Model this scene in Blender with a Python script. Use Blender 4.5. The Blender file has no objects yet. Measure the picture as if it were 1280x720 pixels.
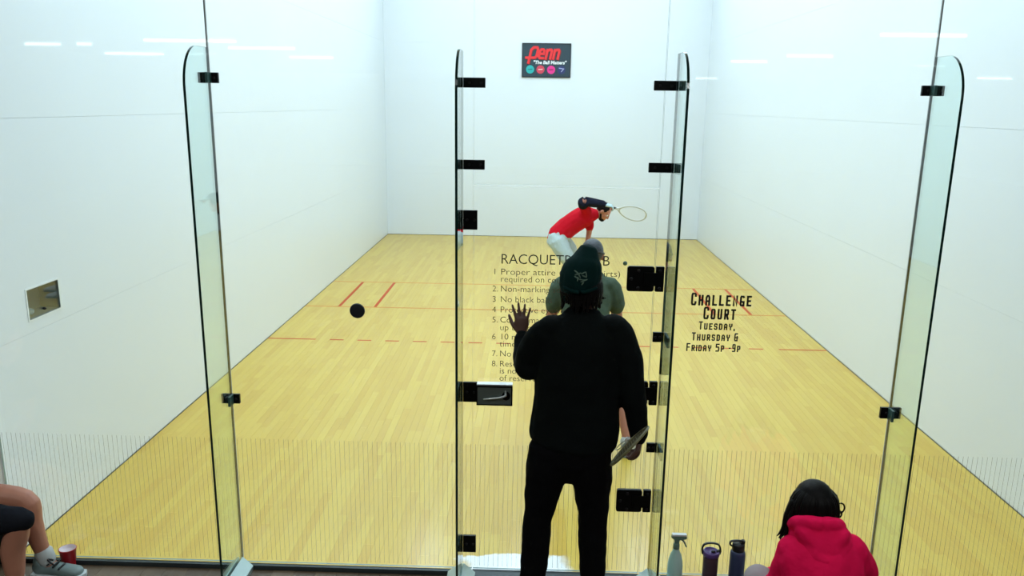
import bpy, bmesh, math, random
from mathutils import Vector, Matrix, noise
random.seed(7)
V = Vector
PI = math.pi
scene = bpy.context.scene
COL = scene.collection

# ------------------------------------------------------------------ camera
cam_d = bpy.data.cameras.new('camera')
cam = bpy.data.objects.new('camera', cam_d)
COL.objects.link(cam)
scene.camera = cam
YAW, PITCH, ROLL = -0.0259, 0.2429, 0.0150
cf = V((math.sin(YAW)*math.cos(PITCH), math.cos(YAW)*math.cos(PITCH), -math.sin(PITCH)))
cr = V((math.cos(YAW), -math.sin(YAW), 0))
cu = cr.cross(cf)
r2 = cr*math.cos(ROLL) + cu*math.sin(ROLL)
u2 = -cr*math.sin(ROLL) + cu*math.cos(ROLL)
cam.matrix_world = Matrix(((r2.x, u2.x, -cf.x, -0.1381), (r2.y, u2.y, -cf.y, -4.1925), (r2.z, u2.z, -cf.z, 2.5356), (0, 0, 0, 1)))
cam_d.sensor_width = 36
cam_d.lens = 1045.0*36/1280
cam_d.shift_y = 29.129/1280
cam_d.clip_start = 0.05

# ------------------------------------------------------------------ world, lights, exposure
w = bpy.data.worlds.new('world'); scene.world = w
w.use_nodes = True
w.node_tree.nodes['Background'].inputs[0].default_value = (0.6, 0.7, 0.75, 1)
w.node_tree.nodes['Background'].inputs[1].default_value = 0.05
scene.view_settings.view_transform = 'Standard'
scene.view_settings.look = 'None'
scene.view_settings.gamma = 1
scene.view_settings.exposure = 0.0
COURT_W = 32.0      # watts of one court fixture
LOBBY_EMIT = 6.0   # radiance of the lobby tubes
LIGHT_COL = (0.77, 0.96, 1.13)
HALL_FILL_W = 31.0       # watts of one fill light added above the spectators
FIX_X = (-2.0, 0.0, 2.0)
FIX_Y = (1.0, 3.3, 5.7, 8.1, 10.3)
for fx in FIX_X:
    for fy in FIX_Y:
        ld = bpy.data.lights.new('court_light', 'AREA')
        ld.shape = 'RECTANGLE'; ld.size = 0.55; ld.size_y = 1.15
        ld.energy = COURT_W; ld.color = LIGHT_COL
        lo = bpy.data.objects.new('court_light', ld); COL.objects.link(lo)
        lo.location = (fx, fy, 6.03)
HALL_FILL_X = (-4.2, -1.4, 1.4, 4.2)  # unseen fill lamps, added to brighten the people and bottles at the glass
for fx in HALL_FILL_X:
    ld = bpy.data.lights.new('hall_fill', 'AREA')
    ld.shape = 'RECTANGLE'; ld.size = 1.15; ld.size_y = 0.25
    ld.energy = HALL_FILL_W; ld.color = (0.92, 1.0, 0.98)
    lo = bpy.data.objects.new('hall_fill', ld); COL.objects.link(lo)
    lo.location = (fx, -2.9, 3.58)

# ------------------------------------------------------------------ helpers
MATS = {}
def mat(name, col, rough=0.5, metal=0.0, spec=0.5, bump=None, vary=None, coat=0.0, attr=None, sheen=0.0, sub=0.0):
    """principled material; bump=(scale,strength[,distance]); vary=(scale,amount)"""
    m = bpy.data.materials.new(name); m.use_nodes = True
    nt = m.node_tree; b = nt.nodes['Principled BSDF']
    b.inputs['Base Color'].default_value = (*col, 1)
    b.inputs['Roughness'].default_value = rough
    b.inputs['Metallic'].default_value = metal
    b.inputs['Specular IOR Level'].default_value = spec
    b.inputs['Coat Weight'].default_value = coat
    b.inputs['Sheen Weight'].default_value = sheen
    tc = nt.nodes.new('ShaderNodeTexCoord')
    if vary:
        n = nt.nodes.new('ShaderNodeTexNoise'); n.inputs['Scale'].default_value = vary[0]; n.inputs['Detail'].default_value = 4
        nt.links.new(tc.outputs['Object'], n.inputs['Vector'])
        mr = nt.nodes.new('ShaderNodeMapRange')
        mr.inputs[1].default_value = 0.3; mr.inputs[2].default_value = 0.7
        mr.inputs[3].default_value = 1-vary[1]; mr.inputs[4].default_value = 1+vary[1]
        nt.links.new(n.outputs[0], mr.inputs[0])
        mx = nt.nodes.new('ShaderNodeVectorMath'); mx.operation = 'SCALE'
        mx.inputs[0].default_value = col
        nt.links.new(mr.outputs[0], mx.inputs['Scale'])
        nt.links.new(mx.outputs[0], b.inputs['Base Color'])
    if bump:
        n = nt.nodes.new('ShaderNodeTexNoise'); n.inputs['Scale'].default_value = bump[0]; n.inputs['Detail'].default_value = 3
        nt.links.new(tc.outputs['Object'], n.inputs['Vector'])
        bp = nt.nodes.new('ShaderNodeBump'); bp.inputs['Strength'].default_value = bump[1]
        bp.inputs['Distance'].default_value = bump[2] if len(bump) > 2 else 0.01
        nt.links.new(n.outputs[0], bp.inputs['Height'])
        nt.links.new(bp.outputs[0], b.inputs['Normal'])
    MATS[name] = m
    return m

def glass_mat(name, tint, gloss=1.0, ior=1.5):
    m = bpy.data.materials.new(name); m.use_nodes = True
    nt = m.node_tree
    for n in list(nt.nodes): nt.nodes.remove(n)
    out = nt.nodes.new('ShaderNodeOutputMaterial')
    tr = nt.nodes.new('ShaderNodeBsdfTransparent'); tr.inputs[0].default_value = (*tint, 1)
    gl = nt.nodes.new('ShaderNodeBsdfGlossy'); gl.inputs['Roughness'].default_value = 0.02
    gl.inputs[0].default_value = (gloss, gloss, gloss, 1)
    fr = nt.nodes.new('ShaderNodeFresnel')
    ge = nt.nodes.new('ShaderNodeNewGeometry'); mi = nt.nodes.new('ShaderNodeMapRange')
    mi.inputs[3].default_value = ior; mi.inputs[4].default_value = 1/ior      # same reflectance on the inner faces
    nt.links.new(ge.outputs['Backfacing'], mi.inputs[0]); nt.links.new(mi.outputs[0], fr.inputs[0])
    mx = nt.nodes.new('ShaderNodeMixShader')
    nt.links.new(fr.outputs[0], mx.inputs[0]); nt.links.new(tr.outputs[0], mx.inputs[1]); nt.links.new(gl.outputs[0], mx.inputs[2])
    nt.links.new(mx.outputs[0], out.inputs[0])
    MATS[name] = m
    return m

def emit_mat(name, col, s):
    m = bpy.data.materials.new(name); m.use_nodes = True
    nt = m.node_tree; b = nt.nodes['Principled BSDF']
    b.inputs['Base Color'].default_value = (0.8, 0.8, 0.8, 1)
    b.inputs['Emission Color'].default_value = (*col, 1); b.inputs['Emission Strength'].default_value = s
    MATS[name] = m; return m

def plank_mat(name, lo, hi, rough, grain, coat=0.0, patch=False):
    """wood strip floor: colour of each strip from its own 'tone' attribute, grain along y"""
    m = bpy.data.materials.new(name); m.use_nodes = True
    nt = m.node_tree; b = nt.nodes['Principled BSDF']; N = nt.nodes.new; Lk = nt.links.new
    at = N('ShaderNodeAttribute'); at.attribute_name = 'tone'
    tc = N('ShaderNodeTexCoord'); mp = N('ShaderNodeMapping'); mp.inputs['Scale'].default_value = (30, 2.0, 1)
    Lk(tc.outputs['Object'], mp.inputs[0])
    n = N('ShaderNodeTexNoise'); n.inputs['Scale'].default_value = 1.0; n.inputs['Detail'].default_value = 5; n.inputs['Distortion'].default_value = 0.6
    Lk(mp.outputs[0], n.inputs['Vector'])
    n2 = N('ShaderNodeTexNoise'); n2.inputs['Scale'].default_value = 1.6; n2.inputs['Detail'].default_value = 3
    Lk(tc.outputs['Object'], n2.inputs['Vector'])
    a1 = N('ShaderNodeMath'); a1.operation = 'MULTIPLY_ADD'; a1.inputs[1].default_value = grain
    Lk(n.outputs[0], a1.inputs[0]); Lk(at.outputs['Fac'], a1.inputs[2])
    a2 = N('ShaderNodeMath'); a2.operation = 'MULTIPLY_ADD'; a2.inputs[1].default_value = 0.7
    Lk(n2.outputs[0], a2.inputs[0]); Lk(a1.outputs[0], a2.inputs[2])
    mr = N('ShaderNodeMapRange'); mr.inputs[1].default_value = 0.35*grain+0.35*0.7+0.1; mr.inputs[2].default_value = 0.65*grain+0.65*0.7+0.9
    Lk(a2.outputs[0], mr.inputs[0])
    cr_ = N('ShaderNodeMix'); cr_.data_type = 'RGBA'
    cr_.inputs[6].default_value = (*lo, 1); cr_.inputs[7].default_value = (*hi, 1)
    Lk(mr.outputs[0], cr_.inputs[0])
    last = cr_.outputs[2]
    if patch:   # area by the door where a noise mask blends the strips to white
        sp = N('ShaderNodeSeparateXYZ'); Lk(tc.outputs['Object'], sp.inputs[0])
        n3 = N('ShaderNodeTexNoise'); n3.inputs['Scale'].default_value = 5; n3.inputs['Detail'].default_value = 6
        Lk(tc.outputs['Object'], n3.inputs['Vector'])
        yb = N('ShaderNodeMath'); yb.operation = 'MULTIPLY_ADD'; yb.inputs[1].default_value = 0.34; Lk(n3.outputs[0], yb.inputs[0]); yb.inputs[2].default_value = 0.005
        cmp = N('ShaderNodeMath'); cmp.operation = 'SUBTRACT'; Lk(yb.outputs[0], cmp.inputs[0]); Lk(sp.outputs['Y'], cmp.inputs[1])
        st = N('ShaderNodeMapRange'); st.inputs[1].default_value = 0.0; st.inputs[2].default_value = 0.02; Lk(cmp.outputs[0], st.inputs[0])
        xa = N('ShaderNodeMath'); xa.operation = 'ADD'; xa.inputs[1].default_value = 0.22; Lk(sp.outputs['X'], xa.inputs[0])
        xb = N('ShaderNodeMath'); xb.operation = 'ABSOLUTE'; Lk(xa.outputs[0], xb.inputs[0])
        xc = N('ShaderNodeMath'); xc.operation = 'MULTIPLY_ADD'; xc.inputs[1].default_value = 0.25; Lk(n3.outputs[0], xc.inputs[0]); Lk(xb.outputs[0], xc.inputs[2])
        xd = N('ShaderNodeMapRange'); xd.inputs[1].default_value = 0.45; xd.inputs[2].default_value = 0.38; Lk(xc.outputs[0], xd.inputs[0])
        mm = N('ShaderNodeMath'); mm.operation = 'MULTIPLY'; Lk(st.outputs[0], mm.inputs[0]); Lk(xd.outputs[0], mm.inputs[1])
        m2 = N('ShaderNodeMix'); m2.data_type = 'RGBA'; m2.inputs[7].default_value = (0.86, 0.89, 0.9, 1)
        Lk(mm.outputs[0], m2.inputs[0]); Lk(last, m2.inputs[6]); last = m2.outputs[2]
    Lk(last, b.inputs['Base Color'])
    b.inputs['Roughness'].default_value = rough; b.inputs['Coat Weight'].default_value = coat
    b.inputs['Coat Roughness'].default_value = 0.18
    MATS[name] = m; return m

def link(name, me, m, parent=None):
    o = bpy.data.objects.new(name, me); COL.objects.link(o)
    if m is not None:
        if len(me.materials): me.materials.clear()
        for mm in (m if isinstance(m, (list, tuple)) else [m]): me.materials.append(mm)
    if parent is not None: o.parent = parent
    return o
def obj(name, bm, m, parent=None, smooth=False):
    me = bpy.data.meshes.new(name); bm.to_mesh(me); bm.free()
    if smooth:
        for p in me.polygons: p.use_smooth = True
    return link(name, me, m, parent)
def empty(name, loc=(0, 0, 0)):
    o = bpy.data.objects.new(name, None); o.empty_display_size = 0.1
    o.location = loc; COL.objects.link(o); return o
def tag(o, label=None, cat=None, group=None, kind=None):
    if label: o['label'] = label
    if cat: o['category'] = cat
    if group: o['group'] = group
    if kind: o['kind'] = kind
    return o
def world_parent(o, root):
    """children are modelled in world coordinates; keep them there under a moved root"""
    o.parent = root
    o.matrix_parent_inverse = Matrix.Translation(root.location).inverted()
    return o

def box(bm, x0, x1, y0, y1, z0, z1, bev=0.0, mi=0):
    vs = [bm.verts.new(p) for p in ((x0,y0,z0),(x1,y0,z0),(x1,y1,z0),(x0,y1,z0),(x0,y0,z1),(x1,y0,z1),(x1,y1,z1),(x0,y1,z1))]
    fs = [bm.faces.new([vs[i] for i in f]) for f in ((3,2,1,0),(4,5,6,7),(0,1,5,4),(1,2,6,5),(2,3,7,6),(3,0,4,7))]
    for f in fs: f.material_index = mi
    if bev > 0:
        es = list({e for f in fs for e in f.edges})
        bmesh.ops.bevel(bm, geom=es, offset=bev, segments=2, affect='EDGES', profile=0.7)
    return fs
def bxo(name, dims, m, parent=None, bev=0.0):
    bm = bmesh.new(); box(bm, *dims, bev=bev); return obj(name, bm, m, parent)

def prism(bm, poly, axis, a, b):
    """extrude 2d polygon along axis ('x','y','z') from a to b"""
    def P(p, t):
        return {'x': (t, p[0], p[1]), 'y': (p[0], t, p[1]), 'z': (p[0], p[1], t)}[axis]
    A = [bm.verts.new(P(p, a)) for p in poly]; B = [bm.verts.new(P(p, b)) for p in poly]
    n = len(poly)
    f = [bm.faces.new(A), bm.faces.new(B[::-1])]
    for i in range(n): f.append(bm.faces.new((A[i], B[i], B[(i+1) % n], A[(i+1) % n])))
    bmesh.ops.recalc_face_normals(bm, faces=f)
    return f

def catmull(pts, k):
    """pts: tuples of floats of any length, interpolated together"""
    if len(pts) < 3 or k < 2: return [tuple(p) for p in pts]
    out = []
    for i in range(len(pts)-1):
        p0 = pts[max(i-1, 0)]; p1 = pts[i]; p2 = pts[i+1]; p3 = pts[min(i+2, len(pts)-1)]
        for s in range(k):
            t = s/k
            out.append(tuple(0.5*((2*b)+(-a+c)*t+(2*a-5*b+4*c-d)*t*t+(-a+3*b-3*c+d)*t**3) for a, b, c, d in zip(p0, p1, p2, p3)))
    out.append(tuple(pts[-1])); return out

def tube(bm, pts, side=(1, 0, 0), seg=14, k=4, cap=True, closed=False):
    """pts: (x,y,z,a[,b]) a = radius along side, b = radius across; rounded ends"""
    P = [tuple(p) if len(p) == 5 else (*p[:3], p[3], p[3]) for p in pts]
    P = catmull(P, k)
    side = V(side)
    rings = []
    n = len(P)
    def frame(i):
        a = V(P[max(i-1, 0)][:3]); b = V(P[min(i+1, n-1)][:3])
        if closed: a = V(P[(i-1) % n][:3]); b = V(P[(i+1) % n][:3])
        t = (b-a)
        t = t.normalized() if t.length > 1e-9 else V((0, 0, 1))
        s = side - t*side.dot(t)
        if s.length < 1e-3: s = V((0, 1, 0)) - t*t.y
        if s.length < 1e-3: s = V((0, 0, 1)) - t*t.z
        s.normalize()
        return t, s, t.cross(s)
    def ring(c, s, u, a, b):
        return [bm.verts.new(c + s*(a*math.cos(2*PI*j/seg)) + u*(b*math.sin(2*PI*j/seg))) for j in range(seg)]
    if cap and not closed:
        t, s, u = frame(0); c = V(P[0][:3]); a, b = P[0][3:]
        rad = min(a, b)
        for q in (0.93, 0.6):
            rings.append(ring(c - t*rad*math.sin(q*PI/2), s, u, a*math.cos(q*PI/2)+1e-5, b*math.cos(q*PI/2)+1e-5))
    for i in range(n):
        t, s, u = frame(i)
        rings.append(ring(V(P[i][:3]), s, u, max(P[i][3], 1e-4), max(P[i][4], 1e-4)))
    if cap and not closed:
        t, s, u = frame(n-1); c = V(P[-1][:3]); a, b = P[-1][3:]
        rad = min(a, b)
        for q in (0.6, 0.93):
            rings.append(ring(c + t*rad*math.sin(q*PI/2), s, u, a*math.cos(q*PI/2)+1e-5, b*math.cos(q*PI/2)+1e-5))
    m = len(rings)
    for i in range(m if closed else m-1):
        A, B = rings[i], rings[(i+1) % m]
        for j in range(seg):
            bm.faces.new((A[j], A[(j+1) % seg], B[(j+1) % seg], B[j]))
    if not closed:
        bm.faces.new(rings[0][::-1]); bm.faces.new(rings[-1])

def ellip(bm, c, r, rot=None, u=18, v=12):
    M = Matrix.Translation(V(c))
    if rot is not None: M = M @ (rot.to_4x4() if len(rot) == 3 else rot)
    M = M @ Matrix.Diagonal((*r, 1))
    bmesh.ops.create_uvsphere(bm, u_segments=u, v_segments=v, radius=1, matrix=M)

def lathe(bm, prof, c=(0, 0, 0), seg=28, M=None):
    """prof: (radius, z) bottom to top, closed at both ends"""
    rings = []
    for r, z in prof:
        rings.append([bm.verts.new((c[0]+r*math.cos(2*PI*j/seg), c[1]+r*math.sin(2*PI*j/seg), c[2]+z)) for j in range(seg)])
    fs = []
    for A, B in zip(rings, rings[1:]):
        for j in range(seg): fs.append(bm.faces.new((A[j], A[(j+1) % seg], B[(j+1) % seg], B[j])))
    fs.append(bm.faces.new(rings[0][::-1])); fs.append(bm.faces.new(rings[-1]))
    if M is not None: bmesh.ops.transform(bm, matrix=M, verts=[v for r in rings for v in r])

def organic(name, bm, voxel, m, parent=None, smooth=4, disp=None):
    """one continuous skin over overlapping volumes"""
    bmesh.ops.recalc_face_normals(bm, faces=bm.faces)
    me = bpy.data.meshes.new('tmp'); bm.to_mesh(me); bm.free()
    t = bpy.data.objects.new('tmp', me); COL.objects.link(t)
    r = t.modifiers.new('r', 'REMESH'); r.mode = 'VOXEL'; r.voxel_size = voxel
    s = t.modifiers.new('s', 'SMOOTH'); s.factor = 0.5; s.iterations = smooth
    bpy.context.view_layer.update()
    dg = bpy.context.evaluated_depsgraph_get()
    me2 = bpy.data.meshes.new_from_object(t.evaluated_get(dg))
    bpy.data.objects.remove(t); bpy.data.meshes.remove(me)
    me2.name = name
    if disp:
        co = []
        for v in me2.vertices:
            p = v.co*disp[0]
            co.extend(v.co + v.normal*((noise.noise(p) + 0.5*noise.noise(p*2.1))*disp[1]))
        me2.vertices.foreach_set('co', co); me2.update()
    for p in me2.polygons: p.use_smooth = True
    return link(name, me2, m, parent)

def text_mesh(name, s, size, x, z, y, m, parent, width=None, align='LEFT', shear=0.0, offset=0.0, xs=1.0, depth=0.0006, spacing=1.0, back=False):
    cu_ = bpy.data.curves.new('t', 'FONT'); cu_.body = s; cu_.size = size; cu_.shear = shear
    cu_.offset = offset; cu_.extrude = depth; cu_.align_x = align; cu_.space_character = spacing
    cu_.resolution_u = 3
    t = bpy.data.objects.new('t', cu_); COL.objects.link(t)
    bpy.context.view_layer.update()
    dg = bpy.context.evaluated_depsgraph_get()
    me = bpy.data.meshes.new_from_object(t.evaluated_get(dg))
    bpy.data.objects.remove(t)
    if width:
        xsv = [v.co.x for v in me.vertices]; xs = width/(max(xsv)-min(xsv))
    for v in me.vertices:
        a, b, c = v.co
        v.co = (x + a*xs, y - c, z + b)
    me.name = name
    return link(name, me, m, parent)

# ------------------------------------------------------------------ materials
mat('wall_white', (0.77, 0.82, 0.855), 0.32, spec=0.35, vary=(0.7, 0.012))
mat('ceiling_white', (0.8, 0.82, 0.82), 0.7)
mat('joint', (0.55, 0.56, 0.54), 0.8)
mat('subfloor', (0.16, 0.16, 0.13), 0.9)
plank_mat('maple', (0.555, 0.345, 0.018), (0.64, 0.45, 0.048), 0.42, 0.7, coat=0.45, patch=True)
plank_mat('lobby_wood', (0.085, 0.055, 0.032), (0.17, 0.12, 0.075), 0.4, 0.8)
mat('line_red', (0.50, 0.085, 0.025), 0.6, spec=0.15)
mat('line_faded', (0.56, 0.24, 0.055), 0.6, spec=0.15)
glass_mat('glass', (0.985, 0.998, 0.995))
glass_mat('fin_glass', (0.895, 0.962, 0.948))
mat('glass_edge', (0.003, 0.022, 0.018), 0.15, spec=0.6)
mat('glass_edge_light', (0.20, 0.30, 0.29), 0.25)
mat('glass_edge_teal', (0.10, 0.30, 0.27), 0.2)
mat('silicone', (0.42, 0.45, 0.46), 0.5)
mat('black_metal', (0.002, 0.002, 0.0025), 0.4, spec=0.2, bump=(90, 0.1))
mat('clip_side', (0.045, 0.11, 0.10), 0.4, metal=0.3)  # teal tint paints in what the metal side reflects
mat('bolt', (0.03, 0.03, 0.033), 0.35, metal=0.7)
mat('aluminium', (0.50, 0.62, 0.62), 0.35, metal=0.75, bump=(60, 0.05))
mat('dark_channel', (0.05, 0.065, 0.07), 0.4, metal=0.5)
mat('steel', (0.22, 0.26, 0.25), 0.35, metal=0.5, bump=(150, 0.05))
mat('steel_light', (0.75, 0.78, 0.78), 0.3, metal=0.6)
mat('decal_black', (0.008, 0.008, 0.008), 0.5)
mat('decal_brown', (0.085, 0.062, 0.028), 0.6)
mat('stripe_grey', (0.20, 0.21, 0.20), 0.7)
def thin_film(m, a):
    nt = m.node_tree; b = nt.nodes['Principled BSDF']; b.inputs['Alpha'].default_value = a
thin_film(MATS['stripe_grey'], 0.30)
mat('rubber', (0.006, 0.008, 0.014), 0.55)
mat('lobby_paint', (0.04, 0.05, 0.048), 0.7, vary=(2, 0.05))
mat('lobby_light', (0.16, 0.17, 0.165), 0.8)
mat('trim_white', (0.7, 0.72, 0.72), 0.5)
mat('skin_mid', (0.48, 0.20, 0.13), 0.5, bump=(120, 0.1, 0.002), vary=(9, 0.06))
mat('skin_dark', (0.10, 0.042, 0.028), 0.5, bump=(120, 0.1, 0.002), vary=(9, 0.06))
mat('skin_pale', (0.55, 0.28, 0.20), 0.5, bump=(120, 0.1, 0.002), vary=(9, 0.06))
mat('hair_black', (0.006, 0.005, 0.005), 0.42, spec=0.08, bump=(140, 0.5, 0.004))
mat('hair_short', (0.03, 0.036, 0.045), 0.5, bump=(300, 0.5, 0.002))
mat('eye_white', (0.8, 0.8, 0.78), 0.2)
mat('black_cloth', (0.0035, 0.005, 0.005), 0.85, spec=0.08, bump=(25, 0.3, 0.01))
mat('black_trouser', (0.0028, 0.0028, 0.0035), 0.9, spec=0.08, bump=(25, 0.3, 0.01))
mat('green_cap', (0.002, 0.017, 0.016), 0.8, spec=0.08, bump=(200, 0.3, 0.002))
mat('cap_logo', (0.08, 0.13, 0.095), 0.8)
mat('red_cloth', (0.52, 0.006, 0.018), 0.8, spec=0.08, bump=(14, 0.5, 0.02), vary=(5, 0.08))
mat('grey_green_cloth', (0.075, 0.108, 0.075), 0.85, spec=0.08, bump=(14, 0.5, 0.02), vary=(20, 0.12))
mat('pale_shorts', (0.44, 0.54, 0.55), 0.8, bump=(14, 0.6, 0.02), vary=(6, 0.06))
mat('dark_shorts', (0.012, 0.013, 0.018), 0.85, spec=0.08, bump=(16, 0.4, 0.02))
mat('pink_cloth', (0.84, 0.008, 0.082), 0.85, spec=0.04, bump=(9, 0.5, 0.03), vary=(4, 0.08))
mat('sleeve_navy', (0.012, 0.014, 0.028), 0.8, spec=0.08)
mat('glove_grey', (0.42, 0.55, 0.58), 0.6)
mat('white_shoe', (0.62, 0.68, 0.70), 0.5)
mat('grey_shoe', (0.20, 0.27, 0.27), 0.5)
mat('sock', (0.55, 0.58, 0.58), 0.8)
mat('denim_pale', (0.32, 0.26, 0.27), 0.8)
mat('racquet_white', (0.62, 0.66, 0.66), 0.35)
mat('racquet_olive', (0.13, 0.12, 0.055), 0.4)
mat('racquet_grey', (0.17, 0.16, 0.17), 0.4)
mat('string_white', (0.8, 0.82, 0.82), 0.4)
mat('string_dark', (0.09, 0.085, 0.05), 0.4)
mat('ball_green', (0.006, 0.035, 0.02), 0.5)
mat('cup_red', (0.46, 0.006, 0.014), 0.3)
mat('cup_white', (0.8, 0.7, 0.75), 0.3)
mat('bottle_purple', (0.07, 0.035, 0.052), 0.4, bump=(200, 0.1, 0.001))
mat('lid_purple', (0.10, 0.05, 0.21), 0.35)
mat('bottle_navy', (0.035, 0.05, 0.125), 0.4, bump=(200, 0.1, 0.001))
mat('black_plastic', (0.006, 0.006, 0.008), 0.4)
mat('spray_body', (0.60, 0.88, 0.82), 0.35, vary=(12, 0.05))
mat('spray_liquid', (0.50, 0.82, 0.78), 0.3)
mat('spray_head', (0.16, 0.27, 0.22), 0.4)
mat('white_plastic', (0.8, 0.84, 0.84), 0.35)
mat('banner_navy', (0.018, 0.042, 0.06), 0.5)
mat('banner_black', (0.006, 0.008, 0.012), 0.5)
mat('logo_red', (0.80, 0.025, 0.03), 0.5)
mat('logo_shadow', (0.28, 0.01, 0.012), 0.5)
mat('teal', (0.02, 0.42, 0.42), 0.5); mat('teal_dark', (0.01, 0.2, 0.2), 0.5)
mat('coral', (0.62, 0.05, 0.09), 0.5); mat('coral_light', (0.85, 0.55, 0.5), 0.5)
mat('magenta', (0.80, 0.03, 0.27), 0.5); mat('magenta_dark', (0.25, 0.01, 0.08), 0.5)
mat('navy_ball', (0.02, 0.03, 0.13), 0.5); mat('pale_lilac', (0.35, 0.38, 0.6), 0.5)
mat('bench_wood', (0.10, 0.07, 0.04), 0.5, vary=(8, 0.2))
emit_mat('court_diffuser', (0.9, 1.0, 0.99), 3.0)
emit_mat('lobby_tube', (0.92, 1.0, 0.98), LOBBY_EMIT)
M_ = MATS
HW, LEN, HT = 3.048, 12.192, 6.096

# ------------------------------------------------------------------ court shell
def planks(parent, x0, x1, y0, y1, wd, lmin, lmax, m, near, limit, zt=0.0, th=0.02, gap=0.0005, seed=3):
    rnd = random.Random(seed)
    items = []
    x = x0
    while x < x1-0.001:
        xe = min(x+wd, x1)
        y = y0 - rnd.uniform(0, lmax*0.8)
        while y < y1:
            l = rnd.uniform(lmin, lmax)
            a, b = max(y, y0), min(y+l, y1)
            if b-a > 0.004: items.append((x+gap, xe-gap, a+gap, b-gap, rnd.random()))
            y += l
        x += wd
    items.sort(key=lambda i: near(i))
    big = bmesh.new(); lay = big.loops.layers.float_color.new('tone')
    def put(bm, lay, it):
        dz = (it[4]-0.5)*0.0003
        for f in box(bm, it[0], it[1], it[2], it[3], zt-th, zt+dz):
            for l in f.loops: l[lay] = (it[4],)*3 + (1,)
    for n, it in enumerate(items):
        if n < limit:
            bm = bmesh.new(); ly = bm.loops.layers.float_color.new('tone'); put(bm, ly, it)
            obj('plank', bm, m, parent)
        else: put(big, lay, it)
    if len(items) > limit:
        tag(obj('strip_flooring', big, m, parent), kind='stuff')
    else: big.free()

fl = bxo('floor', (-HW-0.03, HW+0.03, 0.0, LEN+0.03, -0.08, -0.02), M_['subfloor']); tag(fl, kind='structure')
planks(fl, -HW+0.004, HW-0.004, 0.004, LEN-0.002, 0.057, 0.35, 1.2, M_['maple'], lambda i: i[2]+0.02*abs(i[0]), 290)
def court_line(x0, x1, y0, y1, m='line_faded'):
    bxo('court_line', (x0, x1, y0, y1, 0.0002, 0.0009), M_[m], fl)
SH, SV, RC = 6.096, 7.620, 4.572
court_line(-HW+0.008, HW-0.008, SH-0.019, SH+0.019)
court_line(-HW+0.008, HW-0.008, SV-0.019, SV+0.019)
for s in (-1, 1):
    for off in (0.438, 0.895):
        court_line(s*(HW-off)-0.019, s*(HW-off)+0.019, SH+0.02, SV-0.02, 'line_red')
court_line(-HW+0.008, -2.516, RC-0.016, RC+0.016, 'line_red')
court_line(2.53, HW-0.008, RC-0.016, RC+0.016, 'line_red')
k = -2.359
while k < 2.4:
    court_line(k, k+0.152, RC-0.016, RC+0.016, 'line_red'); k += 0.3045

COURSES = [0.006, 1.205, 2.42, 3.64, 4.86, HT]
J = 0.0006
def wall_side(name, s):
    root = bxo(name, (min(s*(HW+0.02), s*(HW+0.16)), max(s*(HW+0.02), s*(HW+0.16)), 0.02, LEN+0.16, -0.08, HT), M_['joint'])
    tag(root, kind='structure')
    for i in range(5):
        z0, z1 = COURSES[i]+J, COURSES[i+1]-J
        xa, xb = sorted((s*HW, s*(HW+0.02)))
        if s < 0 and i == 1:      # opening for the recessed wall box
            bm = bmesh.new()
            Y0, Y1, Z0, Z1 = 0.40, 0.735, 1.278, 1.458
            for d in ((0.013, Y0, z0, z1), (Y1, LEN, z0, z1), (Y0, Y1, z0, Z0), (Y0, Y1, Z1, z1)):
                box(bm, xa, xb, *d)
            obj('panel', bm, M_['wall_white'], root)
        else:
            bxo('panel', (xa, xb, 0.013, LEN, z0, z1), M_['wall_white'], root)
    return root
wl = wall_side('wall_left', -1)
# the left wall's backing must not fill the box recess: rebuild it with a pocket
bm = bmesh.new()
xa, xb = -HW-0.16, -HW-0.02
for d in ((0.02, 0.40, -0.08, HT), (0.735, LEN+0.16, -0.08, HT), (0.40, 0.735, -0.08, 1.278), (0.40, 0.735, 1.458, HT)):
    box(bm, xa, xb, *d)
box(bm, xa-0.04, xa, 0.36, 0.78, 1.24, 1.50)
me = wl.data; bm.to_mesh(me); bm.free()
wall_side('wall_right', 1)
wf = bxo('wall_front', (-HW-0.02, HW+0.02, LEN+0.02, LEN+0.16, -0.08, HT), M_['joint']); tag(wf, kind='structure')
for i in range(5):
    bxo('panel', (-HW+0.0005, HW-0.0005, LEN, LEN+0.02, COURSES[i]+0.0004, COURSES[i+1]-0.0004), M_['wall_white'], wf)
ce = bxo('ceiling', (-HW-0.16, HW+0.16, -0.05, LEN+0.16, HT, HT+0.1), M_['ceiling_white']); tag(ce, kind='structure')
for fx in FIX_X:
    for fy in FIX_Y:
        r = empty('ceiling_light', (fx, fy, HT-0.001))
        tag(r, 'flat rectangular ceiling light over the court, one of an even grid', 'ceiling light', 'court ceiling lights')
        bm = bmesh.new()
        box(bm, -0.31, 0.31, -0.61, -0.58, -0.05, 0); box(bm, -0.31, 0.31, 0.58, 0.61, -0.05, 0)
        box(bm, -0.31, -0.28, -0.58, 0.58, -0.05, 0); box(bm, 0.28, 0.31, -0.58, 0.58, -0.05, 0)
        obj('frame', bm, M_['white_plastic'], r)
        bxo('diffuser', (-0.28, 0.28, -0.58, 0.58, -0.04, -0.03), M_['court_diffuser'], r)

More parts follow.
